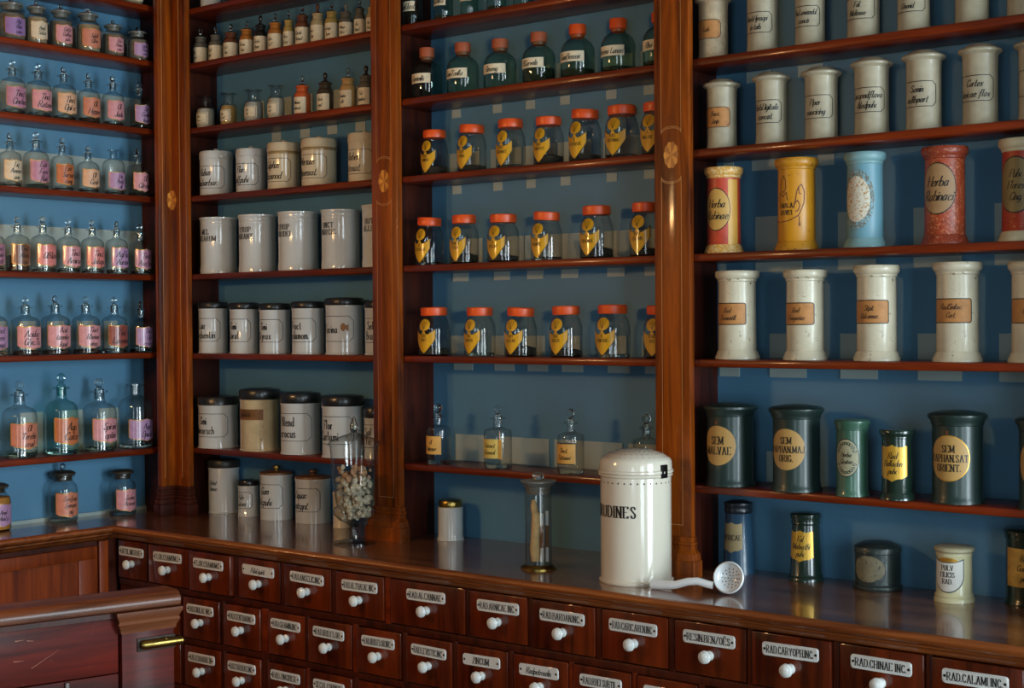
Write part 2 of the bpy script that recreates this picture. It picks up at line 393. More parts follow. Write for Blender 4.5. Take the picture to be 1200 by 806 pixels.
# ------------------------------------------------------------------ the room
def slab(name, a, m): return struct(MB().box(*a).build(name, m, smooth=False))
slab('floor', (-4.6, 1.5, -2.4, 3.7, -0.1, 0.0), M_FLOOR)
slab('ceiling', (-4.6, 1.5, -2.4, 3.7, 3.2, 3.3), M_CEIL)
slab('wall_back', (-4.6, 1.5, 3.43, 3.6, 0, 3.2), M_WALL)
slab('wall_left', (-4.6, -4.345, -2.4, 3.43, 0, 3.2), M_WALL)
def wall_open(name, axis, p, opens, lo, hi, m):
    """a wall with window openings; opens = (from, to, sill, head)"""
    mb = MB(); e = lo
    def bx(a, b, z0, z1):
        if axis == 'x': mb.box(p, p + 0.1, a, b, z0, z1)
        else: mb.box(a, b, p - 0.1, p, z0, z1)
    for a, b, z0, z1 in opens:
        bx(e, a, 0, 3.2); bx(a, b, 0, z0); bx(a, b, z1, 3.2); e = b
    bx(e, hi, 0, 3.2); return struct(mb.build(name, m, smooth=False))
wall_open('wall_right', 'x', 1.3, [(0.05, 1.15, 0.4, 2.5), (1.95, 3.05, 0.4, 2.5)], -2.4, 3.43, M_WALL)
wall_open('wall_front', 'y', -2.2, [(-0.1, 1.1, 0.5, 2.5)], -4.345, 1.3, M_WALL)
def window(name, axis, p, a, b, z0, z1):
    root = struct(thing(name, 'tall window', 'window', (p, a, z0) if axis == 'x' else (a, p, z0)))
    for k in ('label', 'category'): del root[k]
    def pc(nm, u0, u1, q0, q1, d0, d1, m, bev=0.0):
        mb = MB()
        if axis == 'x': mb.box(p + d0, p + d1, u0, u1, q0, q1, bev)
        else: mb.box(u0, u1, p - d1, p - d0, q0, q1, bev)
        return mb.build(nm, m, root, world=True, smooth=False)
    t = 0.05; mid = (a + b) / 2
    fr = pc('window_frame', a, a + t, z0, z1, 0.02, 0.08, M_FRAME)
    pc('window_frame', b - t, b, z0, z1, 0.02, 0.08, M_FRAME); pc('window_frame', a + t, b - t, z0, z0 + t, 0.02, 0.08, M_FRAME); pc('window_frame', a + t, b - t, z1 - t, z1, 0.02, 0.08, M_FRAME)
    pc('mullion', mid - 0.02, mid + 0.02, z0 + t, z1 - t, 0.03, 0.07, M_FRAME)
    for k in (1, 2, 3):
        z = z0 + (z1 - z0) * k / 4; pc('glazing_bar', a + t, b - t, z - 0.012, z + 0.012, 0.035, 0.065, M_FRAME)
    pc('pane', a + t, mid - 0.02, z0 + t, z1 - t, 0.048, 0.052, M_GLASS); pc('pane', mid + 0.02, b - t, z0 + t, z1 - t, 0.048, 0.052, M_GLASS)
window('window_1', 'x', 1.3, 1.95, 3.05, 0.4, 2.5)
window('window_2', 'x', 1.3, 0.05, 1.15, 0.4, 2.5)
window('fill_window', 'y', -2.2, -0.1, 1.1, 0.5, 2.5)  # unseen window added to carry the frontal fill

# the warm hanging lamp, left of the view
lamp = thing('pendant_lamp', 'brass two-armed pendant lamp with warm bulbs hanging left of the view', 'lamp', (-3.42, 1.10, 3.2))
MB().lathe([(0, -0.03), (0.05, -0.03), (0.06, 0), (0, 0)], 20).tube([(0, 0, -0.02), (0, 0, -0.95)], 0.008).build('rod', M_BRASS, lamp)
M_BULB = bpy.data.materials.new('lit_bulb'); M_BULB.use_nodes = True
bb = M_BULB.node_tree.nodes['Principled BSDF']; bb.inputs['Emission Color'].default_value = (1.0, 0.62, 0.27, 1); bb.inputs['Emission Strength'].default_value = 20.0
for s in (-1, 1):
    MB().tube([(0, 0, -0.9), (s*0.05, s*0.05, -0.97), (s*0.12, s*0.12, -0.98), (s*0.15, s*0.15, -1.02)], 0.007).lathe([(0.03, -1.07), (0.035, -1.02), (0, -1.0)], 16, (s*0.15, s*0.15)).build('lamp_arm', M_BRASS, lamp)
    MB().ball((s*0.15, s*0.15, -1.115), 0.06, 0.06, 0.065).build('bulb', M_BULB, lamp)
    l = bpy.data.lights.new('lamp_light', 'POINT'); l.energy = 20; l.color = (1.0, 0.55, 0.22); l.shadow_soft_size = 0.05
    lo = bpy.data.objects.new('lamp_light', l); col.objects.link(lo); lo.parent = lamp; lo.location = (s*0.15, s*0.15, -1.25)

# ------------------------------------------------------------------ shelving
SH_Z = [2.677, 2.492, 2.271, 2.040, 1.774, 1.504, 1.182]       # board tops, main wall
LSH_Z = [2.695, 2.507, 2.273, 2.041, 1.774, 1.507, 1.178]      # board tops, left wall
Z0, ZT = 0.95, 2.93
def rings(mb, steps, hw, yf, yb):
    """stack of rectangles: steps = (z, outset); flat back at yb"""
    k = len(mb.v)
    for z, o in steps: mb.v += [(-hw-o, yf-o, z), (hw+o, yf-o, z), (hw+o, yb, z), (-hw-o, yb, z)]
    for i in range(len(steps) - 1):
        for a in range(4):
            b = (a + 1) % 4; mb.f.append((k+4*i+a, k+4*i+b, k+4*i+4+b, k+4*i+4+a)); mb.mi.append(0)
    e = k + 4*(len(steps)-1); mb.f += [(k+3, k+2, k+1, k), (e, e+1, e+2, e+3)]; mb.mi += [0, 0]
    return mb
HW = 0.0525
m_shaft = MB().box(-HW, HW, 0, 0.023, 0.10, ZT - Z0, 0.002).mesh('pilaster_shaft', W_V)
m_base = rings(MB(), [(0, 0.020), (0.040, 0.020), (0.042, 0.016), (0.058, 0.014), (0.066, 0.006), (0.070, 0.004), (0.078, 0.004), (0.081, 0.007), (0.086, 0.007), (0.088, 0.003), (0.100, 0.003), (0.1005, 0)], HW, 0, 0.023).mesh('pilaster_base', W_V, angle=20)
mb = MB(); zi = 2.028 - Z0; N = 40
def petal(t): return 1 + 0.07 * abs(math.cos(5 * t))
for i in range(10):
    v = [(0, -0.0012, zi)]; t0 = 2*PI*i/10 + PI/2
    for k in range(5):
        t = t0 + 2*PI/10*k/4; rr = 0.93 + 0.1*math.sin(PI*k/4); v.append((0.022*rr*math.cos(t), -0.0012, zi + 0.034*rr*math.sin(t)))
    mb.add(v, [(0, a, a+1) for a in range(1, 5)], i % 2)
m_inlay = mb.mesh('fan_inlay', [W_INLAY_A, W_INLAY_B], smooth=False)
def string_mesh():
    mb = MB()
    def line(p):
        for (x0, z0), (x1, z1) in zip(p, p[1:]):
            L = math.hypot(x1-x0, z1-z0); nx, nz = -(z1-z0)/L*0.0006, (x1-x0)/L*0.0006
            mb.add([(x0-nx, -0.0008, z0-nz), (x1-nx, -0.0008, z1-nz), (x1+nx, -0.0008, z1+nz), (x0+nx, -0.0008, z0+nz)], [(0, 1, 2, 3)])
    for s in (-1, 1):
        line([(s*0.030, 0.13), (s*0.030, zi - 0.062)]); line([(s*0.030, zi + 0.062), (s*0.030, ZT - Z0 - 0.05)])
        for d in (0, 0.004):
            line([(0.030*math.cos(t)*1.0, zi + s*(0.055 + d) + s*0.014*math.sin(t)) for t in [PI*k/12 for k in range(13)]])
    line([(-0.03, 0.13), (0.03, 0.13)])
    return mb.mesh('stringing', M_STRING, smooth=False)
m_string = string_mesh()
def pilaster(parent, x, y, rz=0.0):
    p = put('pilaster', m_shaft, parent); p.location = Vector((x, y, Z0)) - parent.location; p.rotation_euler = (0, 0, rz)
    for nm, me in (('pilaster_base', m_base), ('fan_inlay', m_inlay), ('stringing', m_string)): put(nm, me, p)
    return p
def bay(name, label, x0, x1, pil, xb0=None):
    """one bay of the main wall between two partitions"""
    u = thing(name, label, 'shelving', ((x0 + x1)/2, 3.30, Z0), 0, 'bays of the wall shelving')
    MB().box(x0, x1, 3.400, 3.412, Z0, ZT).build('back_panel', M_BLUE, u, world=True, smooth=False)
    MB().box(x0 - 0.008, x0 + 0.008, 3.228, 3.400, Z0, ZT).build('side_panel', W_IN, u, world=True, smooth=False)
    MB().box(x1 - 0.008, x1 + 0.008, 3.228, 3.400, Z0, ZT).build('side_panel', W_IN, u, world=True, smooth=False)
    for z in SH_Z:
        MB().box(x0 + 0.008, x1 - 0.008, 3.229, 3.392, z - 0.020, z, 0.005).build('shelf_board', W_X, u, world=True)
    MB().box(x0, x1, 3.222, 3.412, ZT - 0.10, ZT, 0.004).build('top_rail', W_X, u, world=True)
    for p in pil: pilaster(u, *p)
    return u
bayA = bay('corner_shelving_bay', 'mahogany shelving bay beside the corner pilaster with blue back', -4.097, -3.099, [(-3.0895, 3.205, 0)])
# folded pilaster in the inner corner: one half on each wall
CX, CYC = -4.0946, 3.205
cp = MB().box(CX - 0.022, CX, 3.149, CYC + 0.023, Z0 + 0.1, ZT, 0.0015).box(CX, -4.022, CYC, CYC + 0.023, Z0 + 0.1, ZT, 0.0015).build('pilaster', W_V, bayA, world=True)
mb = MB()
for za, zb, o_ in ((0, .040, .020), (.040, .056, .015), (.056, .068, .009), (.068, .080, .005), (.080, .087, .008), (.087, .100, .003)):
    mb.box(CX - .02, CX + o_, 3.149 - o_, CYC + .02, Z0 + za, Z0 + zb, .001); mb.box(CX, -4.022 + o_, CYC - o_, CYC + .023, Z0 + za, Z0 + zb, .001)
q = mb.build('pilaster_base', W_IN, bayA, world=True); q.parent = cp  # darker wood than the shaft: the corner's shade put into the base colour
mb = MB()
for i in range(10):
    v = []; t0 = -PI/2 + PI*(i % 5)/5
    for k in range(5):
        t = t0 + PI/5*k/4; rr = 0.93 + 0.1*math.sin(PI*k/4); d_, z_ = 0.0215*rr*math.cos(t), Z0 + zi + 0.034*rr*math.sin(t)
        v.append((CX + .0014 + d_, CYC - .0012, z_) if i < 5 else (CX + .0012, CYC - .0014 - d_, z_))
    c0 = (CX + .0014, CYC - .0012, Z0 + zi) if i < 5 else (CX + .0012, CYC - .0014, Z0 + zi)
    mb.add([c0] + v, [(0, a_, a_ + 1) for a_ in range(1, 5)], i % 2)
q = mb.build('fan_inlay', [W_INLAY_A, W_INLAY_B], bayA, world=True, smooth=False); q.parent = cp
mb = MB()
for d_ in (.040,): 
    mb.box(CX + d_, CX + d_ + .0012, CYC - .0008, CYC, Z0 + .13, ZT - .05); mb.box(CX, CX + .0008, CYC - d_ - .0012, CYC - d_, Z0 + .13, ZT - .05)
q = mb.build('stringing', M_STRING, bayA, world=True, smooth=False); q.parent = cp
bayB = bay('middle_shelving_bay', 'mahogany shelving bay behind the large white perforated-lid jar', -3.080, -2.079, [(-2.070, 3.205, 0)])
bayC = bay('right_shelving_bay', 'mahogany shelving bay holding the dark green tins', -2.061, -1.062, [(-1.050, 3.205, 0)])
bayL = thing('left_shelving_bay', 'mahogany shelving bay of pink-labelled glass bottles on the left wall', 'shelving', (-4.24, 2.7, Z0), 0, 'bays of the wall shelving')
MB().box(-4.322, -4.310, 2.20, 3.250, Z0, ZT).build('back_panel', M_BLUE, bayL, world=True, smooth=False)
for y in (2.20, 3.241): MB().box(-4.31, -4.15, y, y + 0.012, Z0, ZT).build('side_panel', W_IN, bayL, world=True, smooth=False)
for z in LSH_Z: MB().box(-4.302, -4.151, 2.213, 3.240, z - 0.020, z, 0.005).build('shelf_board', W_Y, bayL, world=True)
MB().box(-4.31, -4.14, 2.20, 3.25, ZT - 0.10, ZT, 0.004).build('top_rail', W_Y, bayL, world=True)
MB().box(-4.309, -4.300, 2.215, 3.239, Z0, Z0 + 0.012).build('skirting_strip', M_CARD, bayL, world=True)
pilaster(bayL, -4.125, 2.15, PI/2)

# pale cards standing against the blue back, partly below the boards
def card(u, x0, x1, z0, z1): MB().box(x0, x1, 3.3965, 3.3995, z0, z1).build('backing_card', M_CARD, u, world=True, smooth=False)
def cardL(y0, y1, z0, z1): MB().box(-4.3095, -4.3065, y0, y1, z0, z1).build('backing_card', M_CARD, bayL, world=True, smooth=False)
for z, h in ((2.507, .105), (2.273, .125), (2.041, .135), (1.774, .157)): cardL(2.23, 3.235, z, z + h)
for y0, y1 in ((2.60, 2.70), (2.745, 2.805), (2.85, 2.915), (2.965, 3.03), (3.075, 3.13)): cardL(y0, y1, 1.507, 1.617)
for y0, y1 in ((2.745, 2.83), (2.90, 2.985), (3.05, 3.13)): cardL(y0, y1, 1.178, 1.315)
for x0, x1 in ((-3.94, -3.84), (-3.80, -3.70), (-3.66, -3.60), (-3.57, -3.46), (-3.44, -3.33), (-3.31, -3.21), (-3.20, -3.12)): card(bayA, x0, x1, 2.276, 2.365)
for i, x in enumerate((-3.80, -3.66, -3.53, -3.40, -3.27)): card(bayA, x, x + 0.045, 2.222, 2.250)
card(bayA, -3.32, -3.24, 1.975, 2.02); card(bayA, -3.335, -3.30, 2.045, 2.10)
for k, z in enumerate((2.271, 2.040, 1.774, 1.504)):
    for i in range(7):
        x = -2.995 + 0.138*i + 0.012*((i*5 + k*3) % 3)
        hh = (.075, .078, .082, .058)[k]
        if not (k == 0 and i < 2): card(bayB, x, x + (.10, .118, .128, .075)[k], z + 0.001, z + hh)
        card(bayB, x + .01, x + (.045, .045, .07, .085)[k], z - 0.046, z - 0.021)
for x0, x1 in ((-2.98, -2.86), (-2.80, -2.62), (-2.60, -2.36), (-2.34, -2.15)): card(bayB, x0, x1, 1.183, 1.262)
for x0, x1 in ((-2.045, -2.025), (-1.935, -1.80), (-1.70, -1.60), (-1.50, -1.38), (-1.30, -1.20)):
    card(bayC, x0, x1, 1.775, 1.872); card(bayC, x0, x1, 1.728, 1.753)
for x0, x1 in ((-2.045, -1.985), (-1.895, -1.79), (-1.695, -1.595), (-1.49, -1.38), (-1.29, -1.19)):
    card(bayC, x0, x1, 1.505, 1.568); card(bayC, x0, x1, 1.455, 1.483)
for x0, x1 in ((-2.03, -2.00), (-1.945, -1.865), (-1.755, -1.71)): card(bayC, x0, x1, 1.992, 2.019)
for x0, x1 in ((-1.96, -1.89), (-1.81, -1.74)): card(bayC, x0, x1, 2.222, 2.250)
for x0, x1 in ((-1.905, -1.84), (-1.43, -1.34)): card(bayC, x0, x1, 1.183, 1.262)

# ------------------------------------------------------------------ worktop (L-shaped) with moulded nose
wt = thing('worktop', 'long L-shaped polished brown wooden worktop over the drawers', 'worktop', (-2.5, 3.1, 0.905))
def sweep(prof, y_start=0.7, x_end=-0.6):
    mb = MB(); rows = []
    for o, z in prof:
        rows.append(len(mb.v)); mb.v += [(-4.035 + o, y_start, z), (-4.035 + o, 2.906 - o, z), (x_end, 2.906 - o, z)]
    for a, b in zip(rows, rows[1:]):
        for i in (0, 1): mb.f.append((a+i, b+i, b+i+1, a+i+1)); mb.mi.append(0)
    return mb
mb = sweep([(-0.30, 0.950), (-0.006, 0.950)])
mb.add([(-4.335, 3.206, 0.95), (-0.6, 3.206, 0.95), (-0.6, 3.425, 0.95), (-4.335, 3.425, 0.95)], [(0, 1, 2, 3)])
mb.build('top_board', W_TOP, wt, world=True, smooth=False)
sweep([(-0.006, 0.950), (0.0, 0.9485), (0.005, 0.944), (0.006, 0.938), (0.003, 0.931), (-0.003, 0.926), (-0.010, 0.924), (-0.010, 0.920), (-0.016, 0.917), (-0.024, 0.909), (-0.028, 0.903), (-0.050, 0.903)]).build('moulded_edge', W_EDGE, wt, world=True, angle=60)

# ------------------------------------------------------------------ drawer cabinet
dc = thing('drawer_cabinet', 'long mahogany apothecary cabinet of small labelled drawers', 'cabinet', (-2.5, 3.15, 0))
MB().box(-4.06, -0.62, 2.953, 3.42, 0.06, 0.905).build('cabinet_body', W_IN, dc, world=True, smooth=False)
MB().box(-4.06, -0.62, 2.972, 3.40, 0, 0.06).build('plinth', W_IN, dc, world=True, smooth=False)
def frame_strip(x0, x1, z0, z1): MB().box(x0, x1, 2.9435, 2.953, z0, z1, 0.001).build('frame_strip', W_IN if rnd.random() < .75 else W_X, dc, world=True)
ROWZ = [(0.776, 0.898), (0.623, 0.750), (0.470, 0.598), (0.318, 0.445), (0.10, 0.292)]
PH = []
def plate_mesh(wd, ht):
    mb = MB(); c = 0.007; pts = []
    for cx, cz, a0 in ((wd/2-c, -ht/2+c, -PI/2), (wd/2-c, ht/2-c, 0), (-wd/2+c, ht/2-c, PI/2), (-wd/2+c, -ht/2+c, PI)):
        for k in range(4): a = a0 + PI/2*k/3; pts.append((cx + c*math.cos(a), cz + c*math.sin(a)))
    n = len(pts); s = 0.94
    mb.add([(x, 0, z) for x, z in pts] + [(x, -0.0022, z) for x, z in pts] + [(x*0.985, -0.0032, z*s) for x, z in pts],
           [(i, (i+1) % n, n+(i+1) % n, n+i) for i in range(n)] + [(n+i, n+(i+1) % n, 2*n+(i+1) % n, 2*n+i) for i in range(n)] + [tuple(2*n+i for i in range(n))])
    return mb.mesh('label_plate', M_ENAMEL)
m_plate = plate_mesh(0.140, 0.031); m_plate2 = plate_mesh(0.126, 0.030)
t_ = MB().lathe([(0, 0), (0.0105, 0), (0.0122, 0.004), (0.0112, 0.008), (0.0065, 0.0115), (0.0065, 0.0135), (0.012, 0.017), (0.0158, 0.024), (0.0145, 0.030), (0.009, 0.0345), (0, 0.036)], 18)
t_.v = [(x, -z, y) for x, y, z in t_.v]
m_knob = t_.mesh('knob', M_ENAMEL)
t_ = MB().ball((0, 0, 0), 0.0032, 0.0015, 0.0032, 8, 5); m_rivet = t_.mesh('rivet', M_RIVET)
def drawer(x0, x1, z0, z1, text, style='serif', proud=None, m_=None):
    pr = rnd.uniform(0.0, 0.007) if proud is None else proud
    cx = (x0 + x1)/2; yf = 2.942 - pr
    d = MB().box(x0 - cx, x1 - cx, 0, 0.06, 0, z1 - z0, 0.0025).build('drawer', W_DR, dc)
    d.location = Vector((cx, yf, z0)) - dc.location
    if text is None: return d
    zc = (z1 - z0) - 0.034; me = m_plate if x1 - x0 > 0.185 else m_plate2; wd = 0.140 if me is m_plate else 0.126
    p = put('label_plate', me, d); p.location = (rnd.uniform(-.004, .002), -0.0003, zc); tilt = rnd.uniform(-.015, .02); p.rotation_euler = (0, tilt, 0)
    tq = text_quads([text], style, 0.0165 if style == 'serif' else 0.016, maxw=wd - 0.024)
    t = write(tq, flat(-0.0037, 0), M_INK, d); t.location = p.location; t.rotation_euler = p.rotation_euler
    for s in (-1, 1):
        r = put('rivet', m_rivet, d); r.location = (p.location.x + s*(wd/2 - 0.0065), -0.0034, zc - s*tilt*wd/2)
    k = put('knob', m_knob, d); k.location = (0.002, 0, zc - 0.038)
    return d
R1 = [(-4.055, -3.905, 'HATIL.NIGRAE'), (-3.893, -3.693, 'FLOR.CHAMOM.C'), (-3.680, -3.484, 'FLOR.CHAMOM.C'), (-3.459, -3.274, 'Pulv.Liquirit.'), (-3.253, -3.059, 'RAD.ANGELIC.INC'), (-3.036, -2.849, 'RAD.ALTHAEAE INC'), (-2.824, -2.553, 'RAD.ALCANNAE'), (-2.534, -2.342, 'RAD.ARNICAE INC.'), (-2.322, -2.129, 'RAD.BARDAN.INC.'), (-2.109, -1.917, 'RAD.CARIC.AREN.INC'), (-1.897, -1.705, 'RESIN.BENZO\u00cbS'), (-1.687, -1.491, 'RAD.CARYOPH.INC.'), (-1.471, -1.278, 'RAD.CHINAE INC.'), (-1.259, -1.066, 'RAD.CALAMI INC.')]
R2 = [(-3.718, -3.546, 'RAD.ENULAE INC'), (-3.526, -3.360, 'RAD.GENTIAN.INC'), (-3.328, -3.169, 'RAD.GRAMIN.INC'), (-3.152, -2.976, 'RAD.IRID.FLOR.'), (-2.954, -2.785, 'RAD.IRID.FLOR.INC'), (-2.762, -2.599, 'RAD.LEVISTIC.INC'), (-2.579, -2.408, 'ZINCUM'), (-2.388, -2.214, 'Rad.petroselin.'), (-2.196, -2.023, 'RAD.RHEI SUBTIL.'), (-2.006, -1.836, 'RAD.SALEP.'), (-1.816, -1.643, None), (-1.623, -1.450, None), (-1.430, -1.257, None), (-1.237, -1.066, None)]
R3 = [(-3.718, -3.546, 'RAD.ZEDOARIAE IN'), (-3.526, -3.360, 'RAD.TARAXACI INC'), (-3.328, -3.169, 'RAD.ZINGIBER.'), (-3.152, -2.976, 'SECAL.CORNUT'), (-2.954, -2.785, 'SEM.ANISI'), (-2.762, -2.599, None), (-2.579, -2.408, None), (-2.388, -2.214, None), (-2.196, -2.023, None), (-2.006, -1.836, None), (-1.816, -1.643, None), (-1.623, -1.450, None), (-1.430, -1.257, None), (-1.237, -1.066, None)]
for ri, R_ in enumerate((R1, R2, R3)):
    z0, z1 = ROWZ[ri]
    for i, (a, b, t) in enumerate(R_):
        drawer(a, b, z0, z1, t, 'script' if t and t[1:2].islower() else 'serif', {(0, 6): 0.001, (1, 2): 0.0, (0, 2): 0.012}.get((ri, i)))
        if i + 1 < len(R_): frame_strip(b + 0.003, R_[i+1][0] - 0.003, z0 - 0.006, z1 + 0.004)
for z0, z1 in ((0.7535, 0.7725), (0.6015, 0.6195), (0.449, 0.4665)): MB().box(-4.055, -1.06, 2.9435, 2.953, z0, z1, 0.001).build('frame_rail', W_IN, dc, world=True)
for a, b, t in [(-3.91, -3.74, None)]:
    drawer(a, b, *ROWZ[1], None); drawer(a, b, *ROWZ[2], None)
for ri in (3, 4):
    for k in range(8): drawer(-3.90 + 0.355*k, -3.56 + 0.355*k, *ROWZ[ri], None)

# ------------------------------------------------------------------ cupboard under the left worktop
cu = thing('panelled_cupboard', 'orange-brown panelled cupboard under the left worktop behind the gate', 'cupboard', (-4.2, 2.2, 0))
MB().box(-4.34, -4.075, 0.75, 2.95, 0.0, 0.905).build('cupboard_body', W_IN, cu, world=True, smooth=False)
def panel_door(y0, y1):
    d = MB().box(-4.078, -4.062, y0, y1, 0.79 + 0.055, 0.886, 0.002).box(-4.078, -4.062, y0, y1, 0.10, 0.16, 0.002).box(-4.078, -4.062, y0, y0 + 0.07, 0.16, 0.846, 0.002).box(-4.078, -4.062, y1 - 0.07, y1, 0.16, 0.846, 0.002).build('door', W_CAB, cu, world=True)
    p = MB().box(-4.076, -4.071, y0 + 0.07, y1 - 0.07, 0.16, 0.846).build('door_panel', W_CAB, cu, world=True); w_ = p.matrix_world; p.parent = d
panel_door(2.30, 2.865); panel_door(1.70, 2.28); panel_door(1.10, 1.68)
MB().box(-4.074, -4.060, 2.872, 2.905, 0.06, 0.90, 0.002).build('corner_stile', W_CAB, cu, world=True)

# ------------------------------------------------------------------ half-open counter gate in front
gt = thing('counter_gate', 'worn dark red wooden counter gate with rounded rail in the foreground', 'gate', (-3.004, 2.361, 0), math.radians(75.1))
prof = [(-0.008, 0.894), (0.0, 0.8945)]
def extr(prof, x0, x1):
    mb = MB(); n = len(prof)
    mb.v = [(x0, y, z) for y, z in prof] + [(x1, y, z) for y, z in prof]
    mb.f = [(i, (i+1) % n, n+(i+1) % n, n+i)[::-1] for i in range(n)] + [tuple(range(n)), tuple(reversed(range(n, 2*n)))]; mb.mi = [0]*len(mb.f)
    return mb
extr([(0.0, 0.892), (-0.007, 0.897), (-0.010, 0.908), (-0.006, 0.920), (0.004, 0.928), (0.016, 0.930), (0.092, 0.930), (0.10, 0.922), (0.10, 0.892)], -1.3, 0.0).build('top_rail', W_RAIL, gt)
pm = rings(MB(), [(0.838, 0.002), (0.848, 0.004), (0.862, 0.011), (0.868, 0.008), (0.873, 0.010), (0.884, 0.016), (0.892, 0.016)], 0.0695, 0.0, 0.094)
pm.v = [(x - 0.0825, y, z) for x, y, z in pm.v]; pm.build('capital_moulding', W_RAIL, gt)
MB().box(-0.151, -0.013, 0.003, 0.09, 0.0, 0.84, 0.003).build('end_post', W_GATE, gt)
MB().box(-1.3, -0.153, 0.018, 0.08, 0.74, 0.876, 0.002).build('front_board', W_GATE, gt)
MB().box(-1.3, -0.153, 0.018, 0.08, 0.06, 0.7375, 0.002).build('front_board', W_GATE, gt)
MB().box(-1.3, -0.153, 0.012, 0.06, 0.877, 0.8915).build('rail_bead', W_IN, gt)
MB().box(-0.29, -0.278, 0.012, 0.02, 0.06, 0.735, 0.001).build('cover_strip', W_RAIL, gt)
bt = MB().box(-0.112, -0.012, -0.001, 0.004, 0.788, 0.822, 0.001).build('bolt_plate', plain('tarnished_plate', (62, 50, 40), 0.6, 0.4, var=0.3, scale=60), gt)
MB().tube([(-0.106, -0.009, 0.806), (-0.099, -0.009, 0.806), (-0.05, -0.009, 0.806), (0.002, -0.009, 0.806)], [0.008, 0.0118, 0.0118, 0.0105], 14).build('slide_bolt', M_BRASS, gt)
for x in (-0.054, -0.042, -0.030): MB().ball((x, -0.013, 0.806 + (0.009 if x == -0.042 else -0.004)), 0.005, 0.006, 0.005, 10, 6).build('bolt_stud', M_BRASS, gt)
m_scr = plain('bare_scratch', (186, 120, 92), 0.6)
for (xa, za, xb, zb, wd) in ((-0.37, 0.781, -0.303, 0.817, .0012), (-0.408, 0.851, -0.385, 0.852, .0022), (-0.38, 0.849, -0.362, 0.846, .0018), (-0.412, 0.803, -0.388, 0.802, .002), (-0.14, 0.8405, -0.02, 0.8445, .0014)):
    L = math.hypot(xb-xa, zb-za); nx, nz = -(zb-za)/L*wd/2, (xb-xa)/L*wd/2; y = 0.0174 if xa < -0.16 else 0.0024
    MB().add([(xa-nx, y, za-nz), (xb-nx*.2, y, zb-nz*.2), (xb+nx*.2, y, zb+nz*.2), (xa+nx, y, za+nz)], [(0, 1, 2, 3)]).build('scratch', m_scr, gt, smooth=False)

